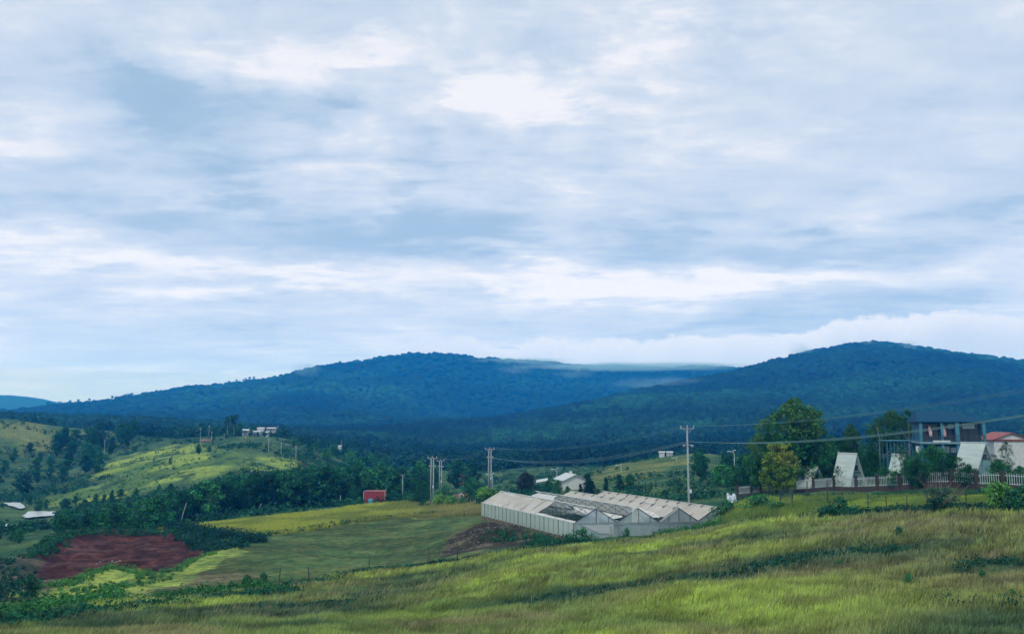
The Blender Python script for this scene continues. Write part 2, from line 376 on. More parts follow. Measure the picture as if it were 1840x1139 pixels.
# greenhouse terrace
GC0 = (8.0, 110.0); GC1 = (-4.85, 137.5); GC2 = (31.3, 119.4); GC3 = (GC1[0] + GC2[0] - GC0[0], GC1[1] + GC2[1] - GC0[1])
ghp = [GC0, GC2, GC3, GC1]
a_ = soft(GX, GY, ghp, 3.0)
u_ = ((GX - GC0[0]) * .927 + (GY - GC0[1]) * .375) / 23.7
zt = -15.5 - .65 * np.clip(u_, 0, 1)
GZ = GZ * (1 - a_) + zt * a_
# red soil pad cut into the slope, with a bank behind on the right
PADZ = -19.2
pad = [(PADZ / t_ * math.sin(a_), PADZ / t_ * math.cos(a_)) for a_, t_ in (ray(*q_) for q_ in ((100, 972), (140, 962), (250, 957), (318, 962), (362, 980), (372, 992), (345, 1004), (310, 1022), (284, 1031), (266, 1036), (240, 1023), (205, 1019), (172, 1024), (140, 1040), (106, 1052), (80, 1056), (74, 1030)))]
a_ = soft(GX, GY, pad, 3.5); GZ = GZ * (1 - a_) + (PADZ + (fbm(GX, GY, 3, 3, 4) - .5) * .8 + (fbm(GX * .5 + GY * .4, GY * 2.2 - GX * 1.2, 4, 3, 6) - .5) * 1.1 + .8 * sst(-GX, 62, 72)) * a_
# heap of dumped dark soil left of the greenhouse
mx_, my_ = XY(868, 122); u = (GX - mx_); v = (GY - my_)
GZ += 1.9 * np.exp(-(u / 5.5) ** 2 - (v / 5) ** 2) * (.7 + .6 * fbm(GX, GY, 1.6, 3, 31))
mx_, my_ = XY(915, 117); u = (GX - mx_); v = (GY - my_)
GZ += .9 * np.exp(-(u / 4) ** 2 - (v / 3) ** 2) * (.6 + .8 * fbm(GX, GY, 1.2, 3, 33))
a0_, _ = ray(190, 900); u = GX - 112 * math.sin(a0_); v = GY - 112 * math.cos(a0_); GZ -= .35 * np.exp(-(u / 15) ** 4 - (v / 12) ** 4)
# ponds in the left valley are level
ponds = []
for pts, D_ in (([(7, 902), (36, 903), (47, 912), (36, 913), (18, 908)], 300), ([(42, 926), (50, 918), (97, 918), (98, 926), (72, 927), (50, 930)], 262), ([(3, 940), (18, 941), (30, 949), (8, 948)], 235)):
    pp = []
    for (qx, qy) in pts:
        a, t = ray(qx, qy); pp.append((qx, qy, a, t))
    tz = np.mean([q[3] for q in pp]); z0 = tz * D_
    wp = [(z0 / q[3] * math.sin(q[2]), z0 / q[3] * math.cos(q[2])) for q in pp]
    ponds.append((wp, z0)); a_ = soft(GX, GY, wp, 9.0); GZ = GZ * (1 - a_) + (z0 - .6) * a_
GZ = GZ + CAMZ

def G(x, y):
    x = np.asarray(x, float); y = np.asarray(y, float)
    r = np.hypot(x, y); a = np.arctan2(x, y)
    return bil(GZ, AZ0, DA, LN0, DL, np.clip(a, AZ0, AZ1), np.log(np.maximum(r, 38.01)))
def g(x, y): return float(G(x, y))
def hit(px, py, dmin=38.5, dmax=4900):
    """where the line of sight measured in the photo meets the ground"""
    a, t = ray(px, py); r = np.exp(np.arange(math.log(dmin), math.log(dmax), .002)); x = r * np.sin(a); y = r * np.cos(a)
    ab = np.nonzero(G(x, y) - CAMZ >= t * r)[0]; k = ab[0] if len(ab) else len(r) - 1
    return float(x[k]), float(y[k])
def at(px, D):
    x, y = XY(px, D); return (x, y, g(x, y))
def topz(py, px, D):
    """world height of a point seen at that row at distance D"""
    a, t = ray(px, py); return CAMZ + float(t) * D
def hp(pts, dmin=38.5): return [hit(px, py, dmin) for px, py in pts]

# ------------------------------------------------------------------ land cover (what grows where, as polygons on the ground)
LC = {}
LC['mown'] = hp([(120, 1092), (190, 1052), (280, 1030), (350, 1003), (430, 974), (520, 957), (620, 940), (720, 928), (800, 926), (862, 924), (868, 945), (800, 972), (880, 992), (985, 984), (850, 1005), (650, 1030), (480, 1060), (300, 1074)], 70)
LC['yellow'] = hp([(300, 946), (450, 934), (600, 918), (680, 906), (740, 902), (830, 902), (862, 914), (862, 924), (720, 928), (620, 940), (500, 962), (430, 966), (300, 952)], 150)
LC['bright'] = hp([(85, 897), (140, 880), (215, 858), (180, 852), (172, 835), (240, 815), (310, 800), (352, 798), (380, 806), (440, 818), (535, 828), (525, 840), (430, 850), (350, 866), (270, 884), (200, 896), (110, 906)], 200)
LC['lefthill'] = hp([(-300, 758), (0, 758), (60, 764), (180, 768), (175, 778), (90, 782), (85, 800), (60, 808), (0, 812), (-300, 820)], 300)
LC['right'] = hp([(1045, 880), (1060, 858), (1110, 838), (1200, 822), (1255, 815), (1262, 826), (1150, 850), (1100, 872)], 150)
LC['strip'] = hp([(1300, 944), (1300, 912), (1400, 903), (1520, 893), (1900, 890), (1900, 920), (1480, 926)], 60)
LC['soil'] = pad
LC['rim'] = hp([(60, 1062), (110, 1056), (140, 1044), (172, 1028), (205, 1022), (240, 1026), (266, 1040), (300, 1030), (350, 1008), (420, 984), (430, 992), (340, 1030), (260, 1064), (170, 1084), (90, 1092)], 60)
LC['slope'] = hp([(0, 1010), (60, 990), (110, 975), (95, 1010), (80, 1050), (100, 1088), (0, 1105), (-200, 1110), (-200, 1000)], 60)
LC["track"] = hp([(822, 886), (836, 886), (858, 902), (872, 912), (870, 922), (850, 908), (830, 896)], 140)
LC["road"] = hp([(536, 832), (548, 831), (562, 846), (566, 856), (556, 850), (545, 840)], 250)
heap = [XY(820, 118), XY(850, 132), XY(880, 134), XY(925, 121), XY(980, 112), XY(965, 107), XY(880, 106), XY(800, 109)]
BND = [(-300, 1125), (0, 1112), (200, 1086), (350, 1074), (480, 1063), (650, 1033), (850, 1006), (1000, 987), (1100, 977), (1200, 965), (1300, 948), (1480, 930), (1840, 926), (2200, 926)]
BND = hp(BND, 45)
bu = np.array([math.atan2(x, y) for x, y in BND]); br = np.array([math.hypot(x, y) for x, y in BND])
def bnd_r(x, y): return np.interp(np.arctan2(x, y), bu, br)
PAL = dict(yell=(.36, .46, .085), oliv=(.20, .27, .080), brwn=(.235, .215, .11), darkw=(.045, .105, .060), lush=(.115, .235, .045), rust=(.10, .055, .05))
def lerp(a, b, t):
    t = np.asarray(t)[..., None]; return np.asarray(a) * (1 - t) + np.asarray(b) * t
ell = [(1000, 1010, 9, 3, 'yell', .6), (1290, 1000, 9, 3, 'yell', .5), (780, 1105, 5, 2, 'yell', .8), (1400, 1085, 9, 4.5, 'yell', .7), (1180, 985, 7, 3, 'yell', .6), (900, 1045, 6, 3, 'yell', .8),
       (1470, 1110, 5, 3, 'yell', .5), (1350, 950, 8, 3, 'yell', .5), (1750, 1050, 8, 6, 'brwn', .55), (1650, 1110, 7, 5, 'oliv', .5), (1050, 965, 4, 2, 'brwn', .3), (1780, 960, 9, 6, 'brwn', .4), (1620, 950, 7, 4, 'brwn', .4),
       (420, 1105, 7, 2, 'brwn', .5), (560, 1095, 6, 1.6, 'darkw', .7), (1050, 1072, 9, 1.4, 'darkw', .95), (960, 1080, 7, 1.6, 'darkw', .9), (1180, 1060, 6, 1.0, 'darkw', .7), (1290, 1038, 4, 1.2, 'darkw', .9), (1390, 1020, 5, 1.8, 'darkw', .75), (1470, 1003, 5, 1.7, 'darkw', .8),
       (1650, 990, 6, 1.0, 'darkw', .7), (1800, 1020, 5, 1.8, 'darkw', .7), (1800, 1133, 8, 1.6, 'darkw', .8), (600, 1070, 14, 2.4, 'darkw', .55), (780, 1045, 8, 1.5, 'darkw', .7), (300, 1110, 14, 4, 'darkw', .6), (100, 1125, 12, 4, 'darkw', .7), (640, 1100, 9, 1.5, 'darkw', .6)]
ell = [(*hit(px, py), a, b, c, k) for px, py, a, b, c, k in ell]
def grasscol(x, y):
    """what the long grass looks like at each place: seeding patches, dry patches, dark weeds"""
    wx = x + (fbm(x, y, 7, 3, 41) - .5) * 6; wy = y + (fbm(x, y, 7, 3, 42) - .5) * 6
    n1 = fbm(wx, wy * 2.2, 16, 4, 12); n2 = fbm(wx, wy * 2.0, 9, 4, 14); n3 = fbm(wx, wy * 2.6, 11, 4, 16)
    c = lerp(PAL['oliv'], PAL['yell'], sst(n1, .46, .66) * .8)
    c = lerp(c, np.broadcast_to(PAL['brwn'], c.shape), sst(n2, .50, .66) * .7)
    c = lerp(c, np.broadcast_to(PAL['darkw'], c.shape), sst(n3, .57, .68) * .8)
    for ex, ey, a, b, k, s in ell:
        an = .18; dx = wx - ex; dy = wy - ey; u = (dx * math.cos(an) + dy * math.sin(an)) / a; v = (-dx * math.sin(an) + dy * math.cos(an)) / (b * 1.6)
        c = lerp(c, np.broadcast_to(PAL[k], c.shape), s * np.exp(-(u * u + v * v) ** 1.5))
    return c * (.72 + .56 * sst(fbm(x, y, 1.5, 3, 19), .3, .7))[..., None]
def cover(x, y):
    """ground colour"""
    r = np.hypot(x, y); jx = x + (fbm(x, y, 5, 3, 51) - .5) * 5; jy = y + (fbm(x, y, 5, 3, 52) - .5) * 5
    n = fbm(x, y * 1.6, 9, 5, 61); n2 = fbm(x, y, 2.4, 3, 63)
    c = lerp((.026, .085, .040), (.070, .135, .050), sst(n, .4, .62))
    c = lerp(c, np.broadcast_to((.012, .040, .028), c.shape), sst(r, 450, 700))
    def put(k, col, wd=2.0, s=1.0):
        nonlocal c
        m = soft(jx, jy, LC[k], wd) * s; c = lerp(c, np.broadcast_to(col, c.shape) if np.ndim(col) < 3 and np.shape(col) != c.shape else col, m)
    put('lefthill', lerp((.060, .125, .045), (.16, .20, .065), sst(fbm(x, y, 26, 4, 64), .4, .6)), 14)
    bh = lerp((.085, .165, .045), (.23, .32, .065), sst(fbm(x, y, 17, 4, 65), .40, .60)); bh = lerp(bh, np.broadcast_to((.04, .09, .04), c.shape), sst(fbm(x, y, 7, 3, 66), .58, .68)); put('bright', bh, 5)
    put('right', lerp((.055, .12, .04), (.15, .18, .06), sst(n, .4, .6)), 8)
    put('strip', lerp((.10, .17, .045), (.17, .26, .05), sst(n, .4, .6)), 3)
    put('slope', lerp((.05, .07, .045), (.16, .125, .085), sst(n, .48, .62)), 3)
    mw = lerp((.056, .110, .036), (.096, .135, .044), sst(n2, .4, .6)); br_ = sst(fbm(x, y, 24, 3, 68), .44, .58) * (1 - sst(r, 118, 135)); mw = lerp(mw, np.broadcast_to((.125, .115, .06), c.shape), br_ * .85)
    mw = mw * (.78 + .44 * sst(fbm(x + y * .2, y * 3, 13, 4, 74), .35, .65))[..., None]
    lines = sst(np.abs(((r * .985 + x * .16 + 2 * fbm(x, y, 20, 2, 69)) % 4.2) - 2.1), .0, .35); mw = mw * (.82 + .18 * lines)[..., None]
    mw = lerp(mw, np.broadcast_to((.16, .23, .05), c.shape), sst(-x, 42, 56) * .6 * sst(fbm(x, y, 9, 3, 70), .4, .55))
    put('mown', mw, 1.2)
    yl = lerp((.20, .25, .055), (.35, .40, .07), sst(n, .36, .56)); yl = lerp(yl, np.broadcast_to((.24, .22, .10), c.shape), sst(x, -30, -12) * .75); put('yellow', yl, 2)
    so = lerp((.044, .017, .013), (.092, .034, .025), sst(n2, .35, .65)); so = lerp(so, np.broadcast_to((.15, .085, .075), c.shape), sst(fbm(x + y * .7, y * 5 - x * 2.4, 5, 4, 71), .56, .66) * .45); so = lerp(so, np.broadcast_to((.018, .010, .012), c.shape), sst(fbm(x * .8 + y * .7, y * 4 - x * 2, 7, 4, 72), .56, .64) * .6)
    put('rim', lerp((.12, .20, .05), (.26, .33, .065), sst(n2, .35, .6)), 2.0); put('soil', so, 1.2)
    put('track', (.17, .085, .06), 1.2); put('road', (.20, .09, .06), 1.5)
    hm = soft(jx, jy, heap, 1.5); c = lerp(c, lerp((.040, .032, .026), (.12, .10, .07), sst(n2, .5, .7)), hm * .9)
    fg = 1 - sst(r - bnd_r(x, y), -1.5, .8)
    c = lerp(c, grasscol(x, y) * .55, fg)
    return c

def terrain_mat():
    m = bpy.data.materials.new('ground'); m.use_nodes = True; n = NT(m.node_tree); b = n.n['Principled BSDF']
    b.inputs['Roughness'].default_value = .95; b.inputs['Specular IOR Level'].default_value = .1
    pos = n.new('ShaderNodeNewGeometry').outputs['Position']; a = n.new('ShaderNodeAttribute', attribute_name='col').outputs[0]
    n1 = n.noise(pos, 1.1, 6, .65); n2 = n.noise(pos, .18, 5, .6); f = n.m('MULTIPLY', n.ss(n1, .3, .7, .55, 1.45), n.ss(n2, .3, .7, .8, 1.2))
    c = n.mix(1.0, a, n.xyz(f, f, f), 'MULTIPLY'); n.put(b.inputs['Base Color'], c)
    bn = n.new('ShaderNodeBump'); bn.inputs['Strength'].default_value = .6; bn.inputs['Distance'].default_value = .4; n.put(bn.inputs['Height'], n.noise(pos, 1.6, 5, .7)); n.l.new(bn.outputs[0], b.inputs['Normal'])
    return m
# one sheet: fine in the view, coarse elsewhere, all the way to the horizon
faz = np.concatenate([np.arange(-math.pi, AZ0 - .02, .06), gaz, np.arange(AZ1 + .04, math.pi, .06)]); na = len(faz)
rin = np.exp(np.linspace(math.log(2.0), math.log(37.9), 24)); nr = len(rin) + len(gln)
fin = np.concatenate([rin, np.exp(gln)])
FA, FR = np.meshgrid(faz, fin, indexing='ij'); X_ = FR * np.sin(FA); Y_ = FR * np.cos(FA)
Z_ = G(X_, Y_); Z_[:, :len(rin)] += .0
bk = sst(np.abs(FA), .9, 1.6); Z_ = Z_ * (1 - bk) + (CAMZ - 12 + (fbm(X_, Y_, 60, 3, 90) - .5) * 4) * bk
ii = np.arange(na)[:, None] * nr; jj = np.arange(nr - 1)[None]; i2 = ((np.arange(na) + 1) % na)[:, None] * nr
Q = np.stack([ii + jj, i2 + jj, i2 + jj + 1, ii + jj + 1], -1).reshape(-1, 4)[:, ::-1]
V = np.stack([X_, Y_, Z_], -1).reshape(-1, 3)
V = np.concatenate([V, [[0, 0, float(Z_[:, 0].mean())]]]); ctr = len(V) - 1
T = np.array([[ctr, ((k + 1) % na) * nr, k * nr] for k in range(na)])[:, ::-1]
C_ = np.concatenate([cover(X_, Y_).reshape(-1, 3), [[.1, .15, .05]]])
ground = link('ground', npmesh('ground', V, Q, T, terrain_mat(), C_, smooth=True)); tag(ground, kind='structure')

# water of the valley ponds
pm = bpy.data.materials.new('pond_water'); pm.use_nodes = True; n = NT(pm.node_tree); b = n.n['Principled BSDF']
b.inputs['Base Color'].default_value = (.50, .54, .55, 1); b.inputs['Roughness'].default_value = .28; b.inputs['IOR'].default_value = 1.33; b.inputs['Specular IOR Level'].default_value = 1.0; b.inputs['Metallic'].default_value = .0
for wp, z0 in ponds:
    cx = np.mean([p[0] for p in wp]); cy = np.mean([p[1] for p in wp]); o = MB()
    ring = []
    for k_ in range(len(wp)):
        for f_ in range(6):
            x = wp[k_][0] * (1 - f_ / 6) + wp[(k_ + 1) % len(wp)][0] * f_ / 6; y = wp[k_][1] * (1 - f_ / 6) + wp[(k_ + 1) % len(wp)][1] * f_ / 6
            s_ = 1.0 + .35 * (float(vnoise(x * .7, y * .7, 5)) - .4); ring.append((cx + (x - cx) * s_, cy + (y - cy) * s_, CAMZ + z0))
    o.add(ring, [tuple(range(len(ring)))]); tag(o.build('pond', pm), kind='structure')

# ------------------------------------------------------------------ foliage building blocks (numpy)
def leafcloud(cen, rad, nl, size, colr, up=.35, flat=.8, r=rng):
    """many leaf faces spread through clump volumes. cen (n,3), rad (n,), nl leaves per clump, colr (n,3)"""
    n = len(cen); k = n * nl
    c = np.repeat(cen, nl, 0); rr = np.repeat(rad, nl); col = np.repeat(colr, nl, 0)
    d = r.normal(size=(k, 3)); d /= np.linalg.norm(d, axis=1)[:, None]
    q = r.random(k) ** .45
    p = c + d * (rr * q)[:, None] * np.array([1, 1, flat])
    nv = d * .8 + r.normal(size=(k, 3)) * .5; nv[:, 2] += up; nv /= np.linalg.norm(nv, axis=1)[:, None]
    t = np.cross(nv, r.normal(size=(k, 3))); t /= np.linalg.norm(t, axis=1)[:, None]; b = np.cross(nv, t)
    s = (size if np.isscalar(size) else np.repeat(size, nl)) * r.uniform(.6, 1.3, k)
    w_ = s * .5; h_ = s * r.uniform(.35, .6, k)
    V = np.stack([p - t * w_[:, None], p - b * h_[:, None], p + t * w_[:, None], p + b * h_[:, None]], 1).reshape(-1, 3)
    cc = col * r.uniform(.72, 1.32, (k, 1)) * r.uniform(.92, 1.08, (k, 3))
    return V, np.arange(4 * k).reshape(-1, 4), np.repeat(cc, 4, 0)
def crown_clumps(h, w, base, n, shape='round', r=rng):
    """clump centres through a crown of height h-base and width w"""
    out = []
    while len(out) < n:
        t = r.random(); a = r.uniform(0, 2 * math.pi); q = r.random() ** .6
        if shape == 'cone': pr = (1 - t) ** .8 * .95 + .06
        elif shape == 'column': pr = (.55 + .45 * math.sin(math.pi * min(1, t * 1.05 + .1)))
        elif shape == 'umbrella': pr = .35 + .65 * t if t < .8 else .9
        else: pr = math.sqrt(max(0, 1 - (2 * t - .9) ** 2 * .95))
        lob = 1 + .28 * math.sin(a * 2 + n) + .18 * math.sin(a * 3 + 5 * t + n * 1.7)
        rr = q * pr * w / 2 * lob
        out.append((rr * math.cos(a), rr * math.sin(a), base + t * (h - base)))
    return np.array(out)
LEAF = leafmat('leaves', (.78, 1.32, 1.02)); LEAFW = leafmat('wood_leaves', (.56, 1.10, 1.0), objvar=.0); BARK = mat('bark', (.10, .085, .07), .9, .3, 6); BARKP = mat('pale_bark', (.28, .27, .24), .9, .3, 6)
def make_crown(h, w, base, shape='round', ncl=60, nl=26, size=.42, colr=(.030, .105, .055), cvar=.5, cr=None, flat=.8, seed=0, tip=None):
    r = np.random.default_rng(seed); cen = crown_clumps(h, w, base, ncl, shape, r)
    rad = r.uniform(.10, .19, ncl) * w * (cr or 1.0) + .1
    cc = np.array(colr) * r.uniform(1 - cvar, 1 + cvar, (ncl, 1)) * r.uniform(.85, 1.15, (ncl, 3))
    if tip is not None:      # yellow-green upper clumps: lime shoots, and the lit treetop put into leaf colour
        m = (cen[:, 2] > base + (h - base) * .55) & (r.random(ncl) < .75); cc[m] = np.array(tip) * r.uniform(.8, 1.2, (m.sum(), 1))
    return leafcloud(cen, rad, nl, size, cc, r=r, flat=flat), cen
def trunk_mb(h, base, w, cen, r0, seed=0, lean=0.0):
    rr = random.Random(seed); m = MB(); top = h * .86
    pts = [(lean * t * t * h + rr.uniform(-.05, .05) * w * t, rr.uniform(-.04, .04) * w * t, -.5 + (top + .5) * t) for t in (0, .2, .4, .6, .8, 1)]
    m.tube(pts, [r0 * (1.25 - 1.1 * t) for t in (0, .2, .4, .6, .8, 1)], 7)
    for k in range(9):
        c = cen[rr.randrange(len(cen))]; z0 = max(base * .7, min(c[2] - .1 * h, top) * rr.uniform(.7, .95)); t = (z0 + .5) / (top + .5)
        p0 = Vector((lean * t * t * h, 0, z0)); p1 = Vector(c); mid = (p0 + p1) / 2 + Vector((0, 0, -.04 * h)); m.tube([p0, mid, p1], [r0 * .45 * (1.1 - t * .7), r0 * .28 * (1.1 - t * .7), r0 * .08], 5)
    return m
_tree = {}
def tree_kind(kind):
    """crown mesh and trunk mesh of a kind, built once"""
    if kind in _tree: return _tree[kind]
    spec = dict(
        broad=dict(h=8, w=6.4, base=1.2, ncl=70, nl=24, size=.55, colr=(.026, .098, .054)),
        broad_b=dict(h=8.5, w=5.4, base=1.0, ncl=60, nl=24, size=.5, colr=(.020, .080, .050), cvar=.55),
        broad_c=dict(h=7, w=6.8, base=.9, ncl=66, nl=24, size=.55, colr=(.038, .118, .050)),
        tall=dict(h=10, w=5.0, base=2.0, shape='column', ncl=70, nl=24, size=.5, colr=(.020, .078, .046)),
        pine=dict(h=8, w=3.8, base=.8, shape='cone', ncl=70, nl=26, size=.4, colr=(.016, .062, .044), cr=1.1),
        sparse=dict(h=8, w=5.2, base=2.2, ncl=34, nl=18, size=.34, colr=(.036, .10, .055), cr=.75),
        fine=dict(h=9, w=6.5, base=1.6, ncl=260, nl=42, size=.24, colr=(.034, .105, .045), cr=.62, tip=(.085, .135, .045)),
        fineb=dict(h=7, w=6.5, base=.9, ncl=230, nl=36, size=.22, colr=(.028, .098, .045), cr=.65),
        finesp=dict(h=8, w=6.0, base=1.4, ncl=120, nl=26, size=.18, colr=(.040, .095, .06), cr=.55),
        yellow=dict(h=8, w=5, base=1.0, shape='column', ncl=220, nl=36, size=.22, colr=(.12, .145, .032), cr=.62, tip=(.24, .20, .05)),
        maroon=dict(h=5.6, w=6.4, base=.5, ncl=150, nl=40, size=.26, colr=(.022, .022, .030), cr=.8, cvar=.3),
        umbrella=dict(h=11, w=7, base=6.5, shape='umbrella', ncl=30, nl=24, size=.7, colr=(.02, .06, .045)),
        shrub=dict(h=1.6, w=1.9, base=.05, ncl=40, nl=26, size=.15, colr=(.036, .11, .06), cr=1.0),
        lushshrub=dict(h=1.6, w=2.0, base=.05, ncl=40, nl=26, size=.17, colr=(.10, .19, .05), cr=1.0),
        conifer=dict(h=6, w=3.0, base=.3, shape='cone', ncl=120, nl=34, size=.22, colr=(.015, .055, .040), cr=1.0))[kind]
    s = dict(spec); sd_ = sum(map(ord, kind)); (v, q, c), cen = make_crown(seed=sd_, **s)
    cm = npmesh('crown', v, q, mat=LEAF, col=c)
    tm = trunk_mb(s['h'], s['base'], s['w'], cen, .035 * s['h'] * (.6 if s['h'] < 3 else .75), sd_).mesh('trunk', BARKP if kind in ('sparse', 'finesp', 'umbrella') else BARK, True)
    _tree[kind] = (cm, tm, s['h'], s['w']); return _tree[kind]
def plant(kind, x, y, h, label, group=None, cat='tree', name='tree', wmul=1.0, rz=None, parts=True, sink=.15):
    cm, tm, h0, w0 = tree_kind(kind); o = empty(name, (x, y, g(x, y) - sink), random.uniform(0, 6.28) if rz is None else rz)
    s = h / h0; o.scale = (s * wmul, s * wmul, s)
    link('crown', cm, o); link('trunk', tm, o)
    return tag(o, label, cat, group)

# ------------------------------------------------------------------ forest on the mountains (beyond counting)
def scatter(n, a0, a1, d0, d1, r=rng, pw=0.0):
    a = r.uniform(a0, a1, n); u = r.random(n); l = np.exp(math.log(d0) + (math.log(d1) - math.log(d0)) * u)
    return l * np.sin(a), l * np.cos(a), l
def ico():
    p = (1 + 5 ** .5) / 2
    v = np.array([(-1, p, 0), (1, p, 0), (-1, -p, 0), (1, -p, 0), (0, -1, p), (0, 1, p), (0, -1, -p), (0, 1, -p), (p, 0, -1), (p, 0, 1), (-p, 0, -1), (-p, 0, 1)], float)
    f = [(0, 11, 5), (0, 5, 1), (0, 1, 7), (0, 7, 10), (0, 10, 11), (1, 5, 9), (5, 11, 4), (11, 10, 2), (10, 7, 6), (7, 1, 8), (3, 9, 4), (3, 4, 2), (3, 2, 6), (3, 6, 8), (3, 8, 9), (4, 9, 5), (2, 4, 11), (6, 2, 10), (8, 6, 7), (9, 8, 1)]
    v /= np.linalg.norm(v[0]); v = [tuple(q) for q in v]; mid = {}; nf = []
    def m(a, b):
        k = (min(a, b), max(a, b))
        if k not in mid: q = (np.array(v[a]) + np.array(v[b])) / 2; v.append(tuple(q / np.linalg.norm(q))); mid[k] = len(v) - 1
        return mid[k]
    for a, b, c in f: ab, bc, ca = m(a, b), m(b, c), m(c, a); nf += [(a, ab, ca), (b, bc, ab), (c, ca, bc), (ab, bc, ca)]
    return np.array(v), np.array(nf)
IV, IF = ico()
def lumps(x, y, z, rad, hgt, colr, r=rng, jit=.28):
    n = len(x); k = len(IV)
    v = IV[None] * (1 + r.uniform(-jit, jit, (n, k, 1)))
    a = r.uniform(0, 6.28, n); ca, sa = np.cos(a)[:, None], np.sin(a)[:, None]
    vx = v[..., 0] * ca - v[..., 1] * sa; vy = v[..., 0] * sa + v[..., 1] * ca
    V = np.stack([x[:, None] + vx * rad[:, None], y[:, None] + vy * rad[:, None], z[:, None] + hgt[:, None] * (.45 + .55 * v[..., 2])], -1).reshape(-1, 3)
    T = (IF[None] + (np.arange(n) * k)[:, None, None]).reshape(-1, 3)
    C = np.repeat(colr, k, 0) * r.uniform(.8, 1.2, (n * k, 1))
    return V, T, C
x, y, d = scatter(46000, -.66, .66, 760, 3600)
keep = d > 0; x, y, d = x[keep], y[keep], d[keep]
s_ = np.clip(d / 700, 1, 2.6); cn = fbm(x, y, 160, 3, 77)
cc = lerp((.008, .028, .022), (.020, .058, .034), sst(cn, .42, .6)) * rng.uniform(.5, 1.5, (len(x), 1)) * (.6 + .8 * sst(fbm(x, y, 420, 4, 79), .35, .65))[:, None]
V1, T1, C1 = lumps(x, y, G(x, y), rng.uniform(2.4, 5.2, len(x)) * s_, rng.uniform(4, 9.5, len(x)) * np.sqrt(s_), cc)
forest = link('forest', npmesh('forest', V1, None, T1, LEAFW, C1)); tag(forest, 'dense dark forest covering the mountain range under the clouds', 'forest', kind='stuff')
# nearer edge of the forest: leafy crowns down to the valley floor
x, y, d = scatter(9000, -.66, .66, 430, 860)
pxs = CX + F * np.tan(np.arctan2(x, y)) / math.cos(PITCH)
keep = (d > np.interp(pxs, [0, 250, 330, 600, 800, 1000, 1150, 1300, 1840], [590, 570, 480, 470, 430, 430, 430, 430, 430])) & ~inpoly(x, y, LC['lefthill'])
x, y, d = x[keep], y[keep], d[keep]; n_ = len(x)
hh = rng.uniform(4, 8.5, n_); cc = lerp((.010, .036, .026), (.026, .068, .036), sst(fbm(x, y, 90, 3, 78), .42, .6)) * rng.uniform(.5, 1.6, (n_, 1))
V1, Q1, C1 = leafcloud(np.stack([x, y, G(x, y) + hh * .5], 1), hh * .62, 46, 1.5, cc, up=.5, flat=.85)
tag(link('forest', npmesh('forest_edge', V1, Q1, mat=LEAFW, col=C1)), 'dark mixed forest filling the foot of the mountains behind the village', 'forest', kind='stuff')

# scrub on the slopes of the valley (ground cover beyond counting)
def scrub(name, n, a0, a1, d0, d1, size, colr, label, test=None, nl=26, leaf=.3, cat='scrub', cv=.5):
    x, y, d = scatter(n, a0, a1, d0, d1)
    if test is not None: k = test(x, y, d); x, y = x[k], y[k]
    hh = rng.uniform(*size, len(x)); cc = np.array(colr) * rng.uniform(1 - cv, 1 + cv, (len(x), 1))
    V1, Q1, C1 = leafcloud(np.stack([x, y, G(x, y) + hh * .3], 1), hh * .62, nl, leaf, cc, up=.5, flat=.75)
    return tag(link(name, npmesh(name, V1, Q1, mat=LEAFW, col=C1)), label, cat, kind='stuff')
inb = lambda x, y: inpoly(x, y, LC['bright'])
inl = lambda x, y: inpoly(x, y, LC['lefthill'])
def wetp(x, y):
    r = np.zeros(np.shape(x), bool)
    for wp, z0 in ponds: r |= pdist(x, y, wp) < 2.0; r |= inpoly(x, y, wp)
    return r
op = lambda x, y: inpoly(x, y, LC['mown']) | inpoly(x, y, LC['yellow']) | inpoly(x, y, LC['soil']) | (soft(x, y, ghp, 1.0) > .1) | wetp(x, y)
scrub('scrub', 5200, -.60, -.10, 190, 560, (1.2, 3.2), (.026, .085, .045), 'dark green scrub covering the valley floor and lower slopes on the left', lambda x, y, d: ~inb(x, y) & ~inl(x, y) & ~op(x, y) & (fbm(x, y, 24, 3, 81) > .42) & ~((np.arctan2(x, y) < -.49) & (d < 300) & (d > 215)), leaf=.55)
scrub('scrub', 1500, -.60, -.20, 230, 430, (.6, 1.7), (.040, .11, .040), 'small bushes dotted over the bright green hillside', lambda x, y, d: inb(x, y) & (fbm(x, y, 18, 3, 82) > .47), nl=16, leaf=.35)
scrub('scrub', 1300, -.66, -.40, 440, 580, (1.2, 3.4), (.030, .085, .042), 'dark bushes scattered over the grassy hill at the far left', lambda x, y, d: inl(x, y) & (fbm(x, y, 26, 3, 83) > .5), nl=20, leaf=.6)
scrub('scrub', 3400, -.06, .62, 150, 460, (.9, 2.6), (.026, .085, .042), 'green undergrowth over the hillside behind the greenhouse and cabins', lambda x, y, d: ~op(x, y) & ((fbm(x, y, 15, 3, 84) > .46) | (d > 330)) & (soft(x, y, LC['right'], 2) < rng.random(len(x)) * 1.4 + .1), leaf=.42)

